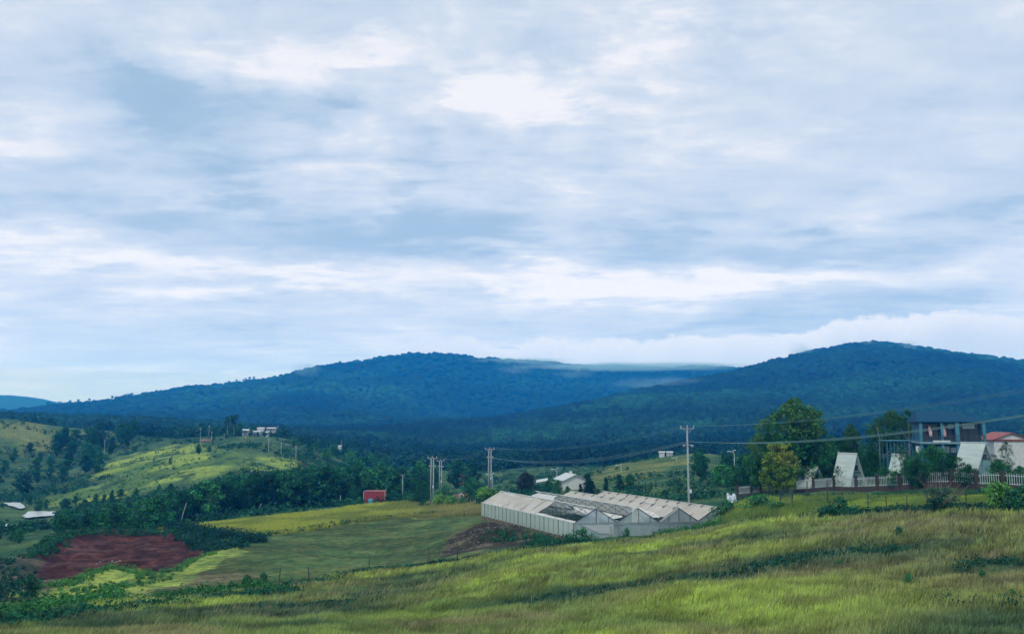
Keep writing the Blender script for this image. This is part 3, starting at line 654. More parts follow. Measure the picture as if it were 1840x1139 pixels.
# ------------------------------------------------------------------ long grass of the near field and verges
def blades(x, y, hgt, wid, nb, spread, colr, lean=.35, tipc=1.35, wind=(.8, .25)):
    n = len(x); k = n * nb
    bx = np.repeat(x, nb) + rng.normal(0, spread, k); by = np.repeat(y, nb) + rng.normal(0, spread, k); bz = G(bx, by) - .03
    h = np.repeat(hgt, nb) * rng.uniform(.55, 1.15, k); wd = wid * rng.uniform(.6, 1.4, k); a = rng.uniform(0, 2 * math.pi, k)
    dx = np.cos(a) * lean * rng.random(k) + wind[0] * lean * .8; dy = np.sin(a) * lean * rng.random(k) + wind[1] * lean * .6
    a2 = rng.uniform(-.9, .9, k); tx = np.cos(a2) * wd / 2; ty = np.sin(a2) * wd / 2
    m = .55; f = lambda q, sx: np.stack([bx + dx * h * q * q + sx * tx * (1 - .35 * q), by + dy * h * q * q + sx * ty * (1 - .35 * q), bz + h * (q - .18 * q * q * (np.abs(dx) + np.abs(dy)))], 1)
    V = np.stack([f(0, -1), f(0, 1), f(m, 1), f(m, -1), f(1.0, 0)], 1).reshape(-1, 3); b = np.arange(k)[:, None] * 5
    Q = b + np.array([[0, 1, 2, 3]]); T = b + np.array([[3, 2, 4]])
    c = np.repeat(colr, nb, 0) * rng.uniform(.75, 1.3, (k, 1)) * rng.uniform(.93, 1.07, (k, 3))
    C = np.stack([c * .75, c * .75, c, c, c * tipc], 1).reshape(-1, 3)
    return V, Q, T, C
def join(parts):
    V = []; Q = []; T = []; C = []; o = 0
    for v, q, t, c in parts: V.append(v); Q.append(q + o); T.append(t + o); C.append(c); o += len(v)
    return np.concatenate(V), np.concatenate(Q), np.concatenate(T), np.concatenate(C)
parts = []
GRASSN = 1.0
for n_, d0, d1, nb, wid, hg in ((36000, 36, 60, 9, .036, .62), (34000, 60, 110, 8, .058, .70)):
    x, y, d = scatter(n_, -.62, .62, d0, d1)
    k = d < bnd_r(x, y) - .3; k &= soft(x, y, ghp, .5) < .1; x, y, d = x[k], y[k], d[k]
    c = grasscol(x, y); lum = c.sum(1); den_ = np.clip(lum * 3.0, .35, 1.0); k = rng.random(len(x)) < den_; x, y, c, lum = x[k], y[k], c[k], lum[k]
    hgt = hg * (.45 + .9 * fbm(x, y, 3.2, 3, 91)) * (.62 + .5 * np.clip(lum * 1.6, 0, 1))
    parts.append(blades(x, y, hgt, wid, nb, .16, c * rng.uniform(.6, 1.45, (len(x), 1))))
    k = (rng.random(len(x)) < .16) & (fbm(x, y, 6, 3, 95) > .52); parts.append(blades(x[k], y[k], hgt[k] * 1.45, wid * .9, 2, .2, np.broadcast_to((.33, .31, .15), (k.sum(), 3)), lean=.6))
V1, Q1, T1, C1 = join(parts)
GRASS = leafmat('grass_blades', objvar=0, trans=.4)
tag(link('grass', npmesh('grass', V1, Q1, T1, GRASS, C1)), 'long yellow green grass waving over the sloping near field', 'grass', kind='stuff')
# verge grass between the field and the fence, and on the yellow field across
parts = []
x, y, d = scatter(16000, .22, .62, 88, 125); k = inpoly(x, y, LC['strip']) & (d > bnd_r(x, y)); x, y = x[k], y[k]
parts.append(blades(x, y, .55 + .8 * sst(.40 - np.arctan2(x, y), 0, .12) * rng.random(len(x)), .06, 7, .22, lerp((.14, .22, .05), (.26, .36, .055), sst(fbm(x, y, 7, 3, 92), .38, .55))))
x, y, d = scatter(26000, -.45, -.03, 150, 235); k = soft(x, y, LC['yellow'], 1.5) > .3; x, y = x[k], y[k]
parts.append(blades(x, y, np.full(len(x), .75), .10, 6, .35, lerp(lerp((.22, .27, .06), (.37, .42, .075), sst(fbm(x, y, 9, 3, 93), .36, .54)), np.broadcast_to((.24, .22, .10), (len(x), 3)), sst(x, -30, -8) * .7)))
V1, Q1, T1, C1 = join(parts)
tag(link('grass', npmesh('verge_grass', V1, Q1, T1, GRASS, C1)), 'yellow green grass of the verge by the fence and of the field across the valley', 'grass', kind='stuff')

# belts of leafy weeds along the field edge
def along(pts, n, wd, dmin=45, dens=None):
    q = np.array(hp(pts, dmin)); seg = np.hypot(*(q[1:] - q[:-1]).T); cs = np.concatenate([[0], np.cumsum(seg)]); t = rng.random(n) * cs[-1]
    x = np.interp(t, cs, q[:, 0]) + rng.normal(0, wd, n); y = np.interp(t, cs, q[:, 1]) + rng.normal(0, wd, n); return x, y
def weeds(pts, n, wd, size, colr, nl=34, leaf=.20, cv=.45, dmin=45):
    x, y = along(pts, n, wd, dmin); hh = rng.uniform(*size, n); cc = np.array(colr) * rng.uniform(1 - cv, 1 + cv, (n, 1))
    v, q, c = leafcloud(np.stack([x, y, G(x, y) + hh * .35], 1), hh * .6, nl, leaf, cc, up=.3, flat=.9); return v, q, np.zeros((0, 3), int), c
WV = [weeds([(-60, 1120), (60, 1108), (200, 1088), (350, 1074), (490, 1064)], 620, .8, (.7, 1.6), (.075, .165, .045)),
      weeds([(-60, 1132), (100, 1115), (250, 1098), (420, 1080), (520, 1068)], 560, 1.0, (.5, 1.2), (.030, .095, .050)),
      weeds([(490, 1064), (650, 1034), (760, 1020)], 260, .6, (.4, 1.1), (.026, .085, .050)),
      weeds([(740, 1022), (860, 1004), (960, 990)], 260, .35, (.35, .8), (.020, .06, .040)),
      weeds([(975, 990), (1010, 986), (1050, 980)], 130, .6, (.7, 1.5), (.024, .085, .050), leaf=.16),
      weeds([(1110, 978), (1200, 966), (1300, 948), (1480, 930)], 260, .35, (.3, .7), (.030, .07, .045)),
      weeds([(1180, 962), (1240, 955), (1300, 942)], 160, .5, (.6, 1.3), (.085, .17, .05), leaf=.14),
      weeds([(1470, 925), (1540, 926), (1600, 922), (1700, 918), (1780, 920)], 300, .6, (.4, 1.0), (.026, .075, .05)),
      weeds([(960, 1086), (1100, 1068), (1240, 1050), (1330, 1035)], 420, .6, (.25, .6), (.028, .08, .05), leaf=.13),
      weeds([(1330, 1034), (1400, 1018), (1500, 1000), (1640, 990)], 330, .7, (.3, .8), (.03, .085, .052), leaf=.14),
      weeds([(1690, 1026), (1760, 1020), (1850, 1018)], 120, .6, (.3, .7), (.03, .08, .05), leaf=.13),
      weeds([(480, 1098), (600, 1090), (700, 1078)], 220, .6, (.3, .7), (.028, .08, .05), leaf=.14),
      weeds([(1700, 1135), (1780, 1130), (1860, 1126)], 120, .7, (.3, .6), (.026, .075, .05), leaf=.11),
      weeds([(880, 958), (930, 970), (985, 966), (960, 978)], 160, .9, (.4, .9), (.035, .10, .05), leaf=.16, dmin=80),
      weeds([(0, 1010), (30, 1040), (10, 1075), (60, 1085)], 110, 1.3, (.4, 1.0), (.024, .07, .05), leaf=.22, dmin=60),
      weeds([(310, 952), (350, 958), (420, 968), (470, 974)], 300, .9, (1.0, 2.4), (.018, .062, .042), leaf=.30, dmin=120),
      weeds([(430, 966), (520, 956), (620, 940), (720, 927), (800, 922)], 260, .6, (.3, .9), (.035, .10, .045), leaf=.22, dmin=120)]
WV += [weeds([(1335, 896), (1420, 893), (1500, 893), (1620, 891), (1740, 890), (1860, 890)], 420, .9, (.25, .8), (.035, .10, .045), leaf=.15, dmin=85), weeds([(1300, 925), (1370, 912), (1440, 908), (1520, 905), (1600, 903)], 130, 1.8, (.3, .9), (.06, .14, .05), leaf=.15, dmin=85),
       weeds([(84, 1058), (140, 1044), (172, 1028), (205, 1023), (240, 1027), (266, 1040), (310, 1026), (345, 1008), (380, 996)], 420, .7, (.3, .9), (.13, .20, .05), leaf=.16, dmin=60), weeds([(60, 1000), (90, 978), (130, 963), (250, 957), (330, 962)], 260, 1.2, (.5, 1.6), (.035, .10, .045), leaf=.24, dmin=100),
       weeds([(330, 962), (362, 978), (400, 986), (440, 976)], 240, 1.2, (.6, 1.6), (.020, .065, .042), leaf=.26, dmin=100), weeds([(150, 1070), (220, 1050), (300, 1040)], 160, 1.5, (.2, .5), (.10, .19, .05), leaf=.14, dmin=60)]
V1, Q1, T1, C1 = join(WV)
tag(link('weeds', npmesh('weeds', V1, Q1, mat=LEAFW, col=C1)), 'dark green leafy weeds growing in belts along the field edges', 'weeds', kind='stuff')

# ------------------------------------------------------------------ individual trees
def zplant(kind, px, D, ytop, label, ybase=None, group=None, wmul=1.0, **k):
    """tree at a measured place, its top at the measured height"""
    x, y, z = at(px, D); h = topz(ytop, px, D) - z; return plant(kind, x, y, max(h, .5) * 1.0, label, group, wmul=wmul, **k)
GB = 'trees of the dense wood beyond the yellow field'
LB = 'tree in the dense wood beyond the yellow field'
KW = dict(broad='rounded', broad_b='dense upright', broad_c='lighter green spreading', tall='narrow columnar', pine='pointed conifer-like')
def wood(n, test, hr, kinds, label, group, seed, sp=3.2, area=None, cap=None):
    rr = np.random.default_rng(seed); pts = []; tries = 0
    while len(pts) < n and tries < 60000:
        tries += 1; px = rr.uniform(area[0], area[1]); D = math.exp(rr.uniform(math.log(area[2]), math.log(area[3])))
        if not test(px, D): continue
        x, y = XY(px, D)
        z_ = g(x, y); h_ = rr.uniform(*hr)
        if cap is not None:
            h_ = min(h_, topz(float(np.interp(px, *cap)) + rr.uniform(-3, 9), px, D) - z_)
            if h_ < 2.2: continue
        if inb(x, y) or wetp(x, y): continue
        if any((x - a) ** 2 + (y - b) ** 2 < sp * sp for a, b in pts): continue
        pts.append((x, y)); k_ = kinds[rr.integers(len(kinds))]; w_ = KW[k_]; plant(k_, x, y, h_, w_ + ' ' + label, group + ', ' + w_ + ' ones', wmul=rr.uniform(.85, 1.2), rz=rr.uniform(0, 6.28))
bandD = lambda px: np.interp(px, [280, 350, 450, 600, 700, 850], [190, 204, 206, 208, 220, 240])
CAPW = ([280, 350, 450, 560, 640, 760], [893, 868, 850, 838, 832, 842])
wood(46, lambda px, D: bandD(px) < D < bandD(px) + 12, (6.2, 9.2), ['broad', 'broad_b', 'tall', 'broad_c'], 'tree in the front rank of the wood along the yellow field', 'trees along the far edge of the yellow field', 1, 2.6, (300, 640, 185, 260), CAPW)
wood(62, lambda px, D: bandD(px) + 12 < D < bandD(px) + 75 and D < np.interp(px, [300, 420, 520, 640, 760], [245, 265, 300, 330, 330]), (6, 9), ['broad', 'broad_b', 'tall', 'broad_c'], LB, GB, 2, 4.2, (290, 760, 195, 340), CAPW)
wood(44, lambda px, D: px > 110 or D < 200, (3.5, 8), ['broad', 'broad_b', 'broad_c', 'pine'], 'tree on the valley floor around the bright ponds', 'trees around the ponds in the valley', 3, 4.6, (-20, 300, 168, 252), ([-20, 100, 115, 150, 200, 280], [948, 946, 915, 918, 903, 892]))
wood(14, lambda px, D: True, (4, 7), ['broad', 'broad_b'], 'tree between the ponds and the bright hillside', 'trees between the ponds and the bright hillside', 31, 6, (60, 330, 262, 285), ([60, 330], [900, 866]))
wood(26, lambda px, D: D > np.interp(px, [0, 120, 250], [335, 350, 380]), (5, 9), ['broad', 'broad_b', 'tall'], 'tree in the shaded valley between the two left hills', 'trees in the shaded valley between the left hills', 4, 6, (-20, 260, 335, 470), ([0, 90, 180, 260], [805, 780, 795, 792]))
wood(20, lambda px, D: True, (7, 11), ['tall', 'broad', 'broad_b'], 'tree of the grove on the far left hill', 'trees of the grove on the far left hill', 5, 6, (95, 240, 455, 500))
wood(44, lambda px, D: D > np.interp(px, [380, 500, 640], [425, 390, 330]), (4.5, 8), ['broad', 'broad_b', 'pine', 'tall', 'broad_c'], 'tree around the houses on the village ridge', 'trees around the village on the ridge', 6, 6, (380, 700, 330, 500), ([380, 425, 430, 535, 540, 600, 700], [778, 776, 784, 784, 790, 800, 826]))
wood(24, lambda px, D: True, (5, 8), ['broad', 'broad_b', 'broad_c'], 'tree in the hollow behind the utility poles', 'trees in the hollow behind the utility poles', 7, 5, (640, 860, 245, 330))
wood(20, lambda px, D: True, (3.5, 6), ['broad', 'broad_b', 'pine', 'broad_c'], 'tree on the hillside behind the tallest concrete pole', 'trees on the hillside behind the tallest pole', 8, 5, (1255, 1400, 170, 250))
for px, yt, D in ((403, 748, 452), (415, 745, 455)):
    zplant('umbrella', px, D, yt, 'bare trunked tree with high flat crown above the village, %s of the pair' % ('left' if px < 410 else 'right'), wmul=.8)
zplant('broad_b', 425, 440, 758, 'dark round tree left of the white village houses')
for px, D, yt, lb in ((352, 345, 797, 'dark tree at the top edge of the bright hillside, left of a pair'), (372, 350, 800, 'dark tree at the top edge of the bright hillside, right of a pair'), (302, 330, 822, 'lone round tree in the middle of the bright hillside'), (492, 315, 828, 'small round bush tree near the crest of the bright hillside'), (503, 300, 838, 'narrow dark tree below the crest of the bright hillside'), (165, 395, 826, 'dark tree at the left end of the upper bright hillside')):
    zplant('broad_b' if D > 310 else 'tall', px, D, yt, lb)
for px, D, yt, lb in ((446, 437, 772, 'small dark tree before the left end of the white village houses'), (459, 436, 775, 'low round tree in front of the low white village house'), (471, 437, 773, 'small dark tree in front of the gap between the white village houses'), (482, 440, 774, 'small dark tree before the grey village house'), (494, 440, 770, 'dark tree at the right end of the white village houses')):
    zplant('broad_b', px, D, yt, lb, wmul=1.3)
# around the poles and the dirt track
zplant('fineb', 755, 196, 861, 'bright green rounded tree left of the twin concrete poles', wmul=.75)
for i, (px, D, h, k, lb) in enumerate(((790, 184, 2.6, 'lushshrub', 'lime green bush at the foot of the twin concrete poles'), (762, 186, 1.8, 'shrub', 'dark low bush left of the twin concrete poles'), (812, 178, 2.2, 'lushshrub', 'yellow green bush beside the dirt track'), (832, 176, 1.8, 'shrub', 'dark green bush on the near side of the dirt track'), (705, 205, 2.6, 'shrub', 'dark bush right of the red shed'), (742, 200, 2.2, 'lushshrub', 'low green bush left of the bright rounded tree'), (800, 200, 3.4, 'shrub', 'dark bush behind the lime green bush'), (858, 190, 3.6, 'shrub', 'dark bush on the far side of the dirt track'), (872, 178, 3.0, 'lushshrub', 'green bush at the far left corner of the greenhouse'), (850, 215, 4.0, 'shrub', 'tall dark bush behind the dirt track'), (645, 200, 1.9, 'shrub', 'low bush left of the red shed'))):
    x, y, z = at(px, D); plant(k, x, y, h, lb, cat='bush', name='bush')
zplant('maroon', 945, 196, 850, 'dark maroon round tree left of the white roofed house')
for px, D, yt, k, lb, wm in ((985, 192, 862, 'fineb', 'dense green tree under the small lean-to roof', 1.0), (1003, 186, 862, 'fineb', 'dense green tree in front of the white gabled house', .9), (1020, 182, 872, 'fineb', 'low green tree below the wall of the white house', .9), (1056, 176, 849, 'conifer', 'darkest conifer at the back edge of the greenhouse roof', 1.25), (1043, 178, 868, 'conifer', 'small conifer left of the darkest conifer', 1.2), (1064, 178, 862, 'conifer', 'small conifer right of the darkest conifer', 1.3), (1089, 184, 856, 'conifer', 'narrow conifer between the greenhouse and grassy slope', 1.1), (1113, 182, 851, 'conifer', 'tall conifer on the grassy slope behind the greenhouse', 1.25), (1132, 182, 852, 'fineb', 'rounded dark tree right of the tall conifer on the slope', .9), (1075, 180, 876, 'fineb', 'low bush tree behind the greenhouse ridge', .9)):
    zplant(k, px, D, yt, lb, wmul=wm)
# tall trees by the cabins
for kind, px, D, yt, wm, lb in (
    ('fine', 1436, 139, 720, .92, 'tallest leafy tree with lit top coloured lime left of the cabins'), ('fine', 1462, 142, 752, .8, 'leafy tree leaning against the right side of the tallest tree'),
    ('finesp', 1398, 146, 741, .8, 'thin see-through tree left of the tallest tree'), ('fine', 1366, 143, 781, .75, 'smaller green tree at the left end of the tall group'),
    ('yellow', 1404, 131, 796, 1.05, 'yellow flowering tree in front of the tall group'), ('fineb', 1432, 144, 800, 1.0, 'dark dense tree beside the yellow tree'),
    ('fineb', 1340, 150, 838, .9, 'dark round tree behind the left end of the picket fence'), ('fineb', 1372, 148, 846, 1.0, 'low spreading tree behind the fence left of the yellow tree'),
    ('fineb', 1488, 150, 792, .9, 'dark tree behind the left cabins'), ('fine', 1536, 152, 764, .55, 'slim tree with pale top behind the whole cabin'), ('fineb', 1512, 154, 790, 1, 'dark tree just behind the roof of the whole cabin'),
    ('fineb', 1570, 140, 806, .85, 'dark tree right of the whole cabin'), ('finesp', 1585, 146, 750, .8, 'thin airy tree left of the steel deck'), ('fine', 1612, 150, 740, .8, 'tall green tree behind the steel deck'),
    ('finesp', 1640, 146, 736, .7, 'thin airy tree touching the left side of the blue house'), ('finesp', 1626, 118, 800, .7, 'slender pale stemmed tree in front of the steel deck'), ('fineb', 1592, 122, 838, 1.0, 'dark bushy tree behind the fence under the steel deck'),
    ('fineb', 1680, 117, 800, 1.1, 'broad dark tree in front of the blue house'), ('fineb', 1650, 116, 826, 1.0, 'dark bushy tree left of the broad dark tree'), ('fineb', 1712, 115, 815, .9, 'dark tree between the broad dark tree and the right cabin'), ('fineb', 1745, 113, 836, 1.1, 'low dark tree in front of the right cabin'),
    ('fineb', 1800, 113, 826, 1.2, 'lush green spreading tree below the red roofed house'), ('fineb', 1836, 114, 836, 1.1, 'lush green tree at the right edge behind the fence'), ('finesp', 1815, 124, 792, .7, 'sparse tree in front of the white walls of the red roofed house'), ('fineb', 1548, 128, 860, .8, 'low dark bushy tree in front of the whole cabin, at its right'), ('finesp', 1508, 128, 836, .8, 'sparse sapling tree in front of the whole cabin roof'), ('fineb', 1612, 119, 846, 1.0, 'dark bushy tree before the small white cabin'), ('fineb', 1780, 128, 812, 1.0, 'dark tree right of the largest cabin'), ('fineb', 1388, 152, 806, 1.2, 'dark tree filling the base of the tall group'), ('fineb', 1455, 150, 800, 1.3, 'big dark tree behind the left cabin'), ('fineb', 1566, 150, 800, 1.2, 'broad dark tree between whole cabin and steel deck'), ('fineb', 1638, 128, 822, 1.0, 'dark tree between the steel deck and the picket fence'), 
    ('fineb', 1396, 137, 850, 1.1, 'low dark tree against the fence left of the left cabin')):
    zplant(kind, px, D, yt, lb, wmul=wm)
# bushes and saplings nearer the camera
for kind, px, D, h, wm, lb in (
    ('shrub', 1046, 94, 1.9, 1.1, 'bluish green bush at the near corner of the greenhouse'), ('shrub', 1022, 95, 1.4, 1.6, 'low bush spreading left of the bluish green corner bush'), ('shrub', 1125, 100, 1.6, .7, 'upright bush in front of the plastic greenhouse front'), ('shrub', 1365, 108, 2.1, 1.9, 'wide dark bush on the green verge left of the small gate'),
    ('shrub', 1306, 113, 2.0, 1.3, 'dark bush at the right end of the greenhouse'), ('lushshrub', 1402, 100, 1.4, 1.5, 'lime green bush in front of the small gate'), ('shrub', 1508, 90, 1.8, 1.2, 'ragged dark bush at the wire fence'), ('shrub', 1530, 88, 1.1, 1.5, 'low dark bush right of the ragged bush at the wire fence'),
    ('lushshrub', 1797, 85, 2.3, .85, 'tall green bush left of the corner thicket'), ('shrub', 1822, 84, 1.7, 1.2, 'dark thicket bush near the right edge'), ('shrub', 1845, 85, 1.9, 1.2, 'dark thicket bush at the right edge'), ('shrub', 1672, 84, .9, 1.5, 'low dark bush left of the bare branched tree'), ('shrub', 1706, 84, .9, 1.5, 'low dark bush right of the bare branched tree'),
    ('shrub', 66, 88, 1.9, .9, 'bluish green bush on the bare bank at lower left'), ('shrub', 1612, 70, .9, 1.0, 'small dark bush in the upper part of the right field'), ('shrub', 1710, 68, .6, .9, 'tiny green sapling in the upper right field'),
    ('shrub', 1625, 51, .85, .75, 'young leafy sapling in the middle of the right field'), ('shrub', 1757, 52, .75, .85, 'rounder young sapling right of the middle sapling'), ('shrub', 1806, 46, .6, .8, 'small sapling near the lower right corner'), ('shrub', 1512, 63, .55, .6, 'tiny dark bush in the middle of the field'), ('shrub', 1762, 66, .5, .8, 'tiny pale bush on the upper right field'),
    ('shrub', 478, 88, 1.7, .8, 'upright dark bush on the hedge line of the lower field'), ('shrub', 450, 89, 1.5, 1.1, 'green bush left of the upright dark bush on the hedge line'), ('shrub', 209, 84, 1.3, .45, 'narrow dark leaning shrub on the lower left meadow'), ('shrub', 1500, 60, .5, 1.4, 'flat dark weed clump in the field')):
    x, y, z = at(px, D); plant(kind, x, y, h, lb, cat='bush', name='bush', wmul=wm)
# pines standing clear along the far left crest
for i in range(26):
    px = float(rng.uniform(60, 245)) if i < 20 else float(rng.uniform(385, 450)); x, y = XY(px, 1)
    l = np.arange(1500, 3100, 10.); e = (G(x * l, y * l) - CAMZ) / l; D = float(l[int(np.argmax(e))]) - 15
    plant('umbrella', x * D, y * D, float(rng.uniform(15, 22)), 'tall thin pine standing clear against the sky on the left mountain crest', 'pines along the left mountain crest', wmul=.75)

# bare branched tree by the wire fence
def bare_tree():
    x, y, z = at(1688, 83); o = empty('bare_tree', (x, y, z - .1)); r = random.Random(5); m = MB()
    m.tube([(0, 0, -.3), (.03, 0, .5), (-.02, .02, 1.1)], [.16, .13, .11], 8)
    for k in range(26):
        a = r.uniform(0, 6.28); L = r.uniform(1.4, 3.2); up = r.uniform(.35, 1.3); p0 = Vector((0, 0, r.uniform(.5, 1.15))); d = Vector((math.cos(a), math.sin(a), up)).normalized()
        p1 = p0 + d * L * .5 + Vector((0, 0, .12)); p2 = p0 + d * L + Vector((r.uniform(-.3, .3), r.uniform(-.3, .3), .3)); m.tube([p0, p1, p2], [.045, .028, .008], 5)
        for j in range(3): q = p1.lerp(p2, r.random()); m.tube([q, q + Vector((r.uniform(-.6, .6), r.uniform(-.6, .6), r.uniform(.1, .7)))], [.014, .005], 4)
    m.build('trunk', mat('grey_bark', (.16, .14, .12), .9, .3, 6), o)
    cen = np.array([(r.uniform(-1.1, 1.1), r.uniform(-1, 1), r.uniform(.7, 2.3)) for k in range(60)]); v, q, c = leafcloud(cen, np.full(60, .4), 22, .15, np.array((.026, .075, .05)) * rng.uniform(.5, 1.5, (60, 1)))
    link('crown', npmesh('crown', v, q, mat=LEAFW, col=c), o); tag(o, 'bare branched small tree standing at the wire fence before the picket fence', 'tree')
bare_tree()

# ------------------------------------------------------------------ materials of built things
CONC = mat('concrete', (.30, .36, .38), .85, .25, 3, streak=(3, 3, .5)); CONCD = mat('dark_concrete', (.20, .19, .17), .9, .3, 2)
WHITEP = mat('white_paint', (.62, .68, .70), .6, .12, 3); STEEL = mat('galvanised_steel', (.42, .45, .47), .4, .2, 4, metal=.5); DARKS = mat('dark_steel', (.055, .07, .085), .5, .3, 4)
BRICK = mat('brick', (.066, .054, .050), .9, .35, 9); WIREM = mat('cable', (.13, .26, .27), .6, .05); WOODP = mat('weathered_wood', (.07, .07, .06), .9, .35, 9); RUBBER = mat('insulator', (.5, .5, .5), .3, .1)
ROOFSH = sheetmat('dusty_roof_plastic', (.56, .53, .46), .06, .18, .17, (.8, 1.0, 1), .42); ROOFW = sheetmat('white_roof_plastic', (.80, .80, .78), .08, .3, .12)
NETG = sheetmat('pale_green_net', (.56, .68, .62), .10, .3, .08, (1, 1, .3), 1.2); FILM = sheetmat('clear_film', (.56, .68, .72), .22, .4, .20, (1, 1, .35), .8, .25); FLAPW = sheetmat('white_film', (.78, .82, .80), .08, .4, .1)

# ------------------------------------------------------------------ greenhouse
def greenhouse():
    base = Vector((GC0[0], GC0[1], 0)); o = empty('greenhouse', (GC0[0], GC0[1], CAMZ - 15.2)); tag(o, 'long four-span greenhouse of worn plastic sheeting with torn roof', 'greenhouse')
    ze = CAMZ - 12.75 - o.location.z
    def pt(u, v, h=0.0):
        """u 0..1 along the front (left to right), v 0..1 from front to back, h above the eave"""
        x = (GC2[0] - GC0[0]) * u + (GC1[0] - GC0[0]) * v; y = (GC2[1] - GC0[1]) * u + (GC1[1] - GC0[1]) * v
        return Vector((x, y, ze - .72 * u + h))
    RH = 1.78; WH = 2.05; NB = 11
    def slope(name, k, side, v0, v1, m, n=26, sag=.02, rag0=0.0, rag1=0.0, lo=0.0, hi=1.0, seed=0):
        """one roof slope of span k; side -1 faces left, +1 right; wavy sheet with ragged ends"""
        r = None; mm = MB(); nu = 8; vs = []
        for i in range(n + 1):
            for j in range(nu + 1):
                q = lo + (hi - lo) * j / nu; e0 = v0 + rag0 * (vnoise(q * 5, k + 1.5, seed) - .3); e1 = v1 - rag1 * (vnoise(q * 4, k + 9.5, seed) - .3); v = e0 + (e1 - e0) * i / n
                u = (k + (.5 * q if side < 0 else 1 - .5 * q)) / 4; dz = -sag * abs(math.sin(v * NB * math.pi)) * math.sin(q * math.pi) - .05 * (vnoise(v * 40, q * 6, 5) - .5) - .22 * (vnoise(v * 7 + k * 3, q * 2.2 + side, 6) - .4) * math.sin(q * math.pi) ** .5
                vs.append(pt(u, v, RH * q + dz + .04))
        mm.add(vs, [(i * (nu + 1) + j, (i + 1) * (nu + 1) + j, (i + 1) * (nu + 1) + j + 1, i * (nu + 1) + j + 1) for i in range(n) for j in range(nu)])
        return mm.build(name, m, o, smooth=True)
    slope('roof_sheet', 0, -1, .37, 1.0, ROOFSH); slope('roof_sheet', 0, 1, .30, 1.0, ROOFW, lo=.45, rag0=.1, seed=3); slope('roof_sheet', 0, 1, .05, .34, ROOFW, lo=.72, rag0=.06, seed=8)
    slope('roof_sheet', 1, -1, .66, .98, ROOFW, rag0=.25, rag1=.12, hi=.9, seed=4); slope('roof_sheet', 1, 1, .04, 1.0, ROOFW, rag0=.05, seed=5)
    slope('roof_sheet', 2, -1, .10, .97, ROOFW, lo=.0, hi=.62, rag0=.3, rag1=.1, seed=6); slope('roof_sheet', 2, -1, .0, 1.0, ROOFSH, lo=.3, rag0=.0, seed=9); slope('roof_sheet', 2, 1, 0, 1, ROOFSH)
    slope('roof_sheet', 3, -1, 0, 1, ROOFSH); slope('roof_sheet', 3, 1, 0, 1, ROOFSH)
    slope('roof_edge', 0, -1, .0, 1.0, ROOFW, lo=-.02, hi=.13, rag0=0, seed=12); slope('roof_edge', 0, -1, .37, 1.0, ROOFW, lo=.86, hi=1.03, seed=13); slope('torn_sheet', 1, -1, .02, .42, ROOFW, lo=.0, hi=.42, rag0=.05, rag1=.2, seed=14); slope('torn_sheet', 0, 1, .02, .45, ROOFW, lo=.0, hi=.30, rag0=.05, rag1=.15, seed=15)
    # pale strip of sheeting along the ridge of the first span and along gutters
    m = MB()
    for k in range(4):
        a, b = pt((k + .5) / 4, 0, RH + .09), pt((k + .5) / 4, 1, RH + .09); m.bar(a, b, .34 if k == 0 else .2, .05)
    m.build('ridge_strip', FLAPW, o)
    for k in range(5):
        mm = MB(); mm.bar(pt(k / 4, -.004, .02), pt(k / 4, 1.004, .02), .16, .10); mm.build('gutter', STEEL if k else FLAPW, o)
    # trusses: posts, rafters, ties, king posts
    for b in range(NB + 1):
        v = b / NB; mm = MB()
        for k in range(4):
            L, A, Rr = pt(k / 4, v), pt((k + .5) / 4, v, RH), pt((k + 1) / 4, v); mm.bar(L, A, .05); mm.bar(A, Rr, .05); mm.bar(L, Rr, .035); mm.bar(pt((k + .5) / 4, v), A, .04)
            pass
        mm.build('truss', DARKS, o)
    for b in range(NB + 1):
        for k in range(5):
            m = MB(); p = pt(k / 4, b / NB); m.bar(p, p - Vector((0, 0, WH + .5)), .08); m.build('post', STEEL if k in (0,) or b == 0 else DARKS, o)
    # left wall of pale net in panels, sagging hem
    n = 2 * NB; m = MB(); rows = 6; cols_ = n * 3; vs = []
    for i in range(cols_ + 1):
        for j in range(rows + 1):
            v = i / cols_; p = pt(0, v, -WH * j / rows * (1.0 - .04 * abs(math.sin(v * n * math.pi)))); p += Vector((-.93, -.37, 0)) * (.07 + .05 * math.sin(j / rows * math.pi) * (vnoise(v * 30, j * .4, 2))); vs.append(p)
    m.add(vs, [(i * (rows + 1) + j, i * (rows + 1) + j + 1, (i + 1) * (rows + 1) + j + 1, (i + 1) * (rows + 1) + j) for i in range(cols_) for j in range(rows)]); m.build('side_wall', NETG, o, smooth=True)
    for i in range(n + 1):
        m = MB(); v = i / n; p = pt(0, v) + Vector((-.93, -.37, 0)) * .12; w_ = .035 if i % 3 else .07; m.bar(p, p - Vector((0, 0, WH - .1)), w_); m.build('side_batten', DARKS, o)
    # right wall and back wall
    m = MB(); m.slab([pt(1, 0), pt(1, 1), pt(1, 1, -WH), pt(1, 0, -WH)], .02); m.slab([pt(0, 1), pt(1, 1), pt(1, 1, -WH), pt(0, 1, -WH)], .02); m.build('back_wall', NETG, o)
    # front wall in bays and gables of clear film with folds
    def film(name, f, m_, nx=14, ny=6, off=.1, am=.05, seed=0):
        mm = MB(); vs = []
        for i in range(nx + 1):
            for j in range(ny + 1):
                p = f(i / nx, j / ny); p = p + Vector((.37, -.93, 0)) * (off + am * (vnoise(i * .9 + seed * 5, j * .8 + i * .3, seed) - .5)); vs.append(p)
        mm.add(vs, [(i * (ny + 1) + j, i * (ny + 1) + j + 1, (i + 1) * (ny + 1) + j + 1, (i + 1) * (ny + 1) + j) for i in range(nx) for j in range(ny)]); return mm.build(name, m_, o, smooth=True)
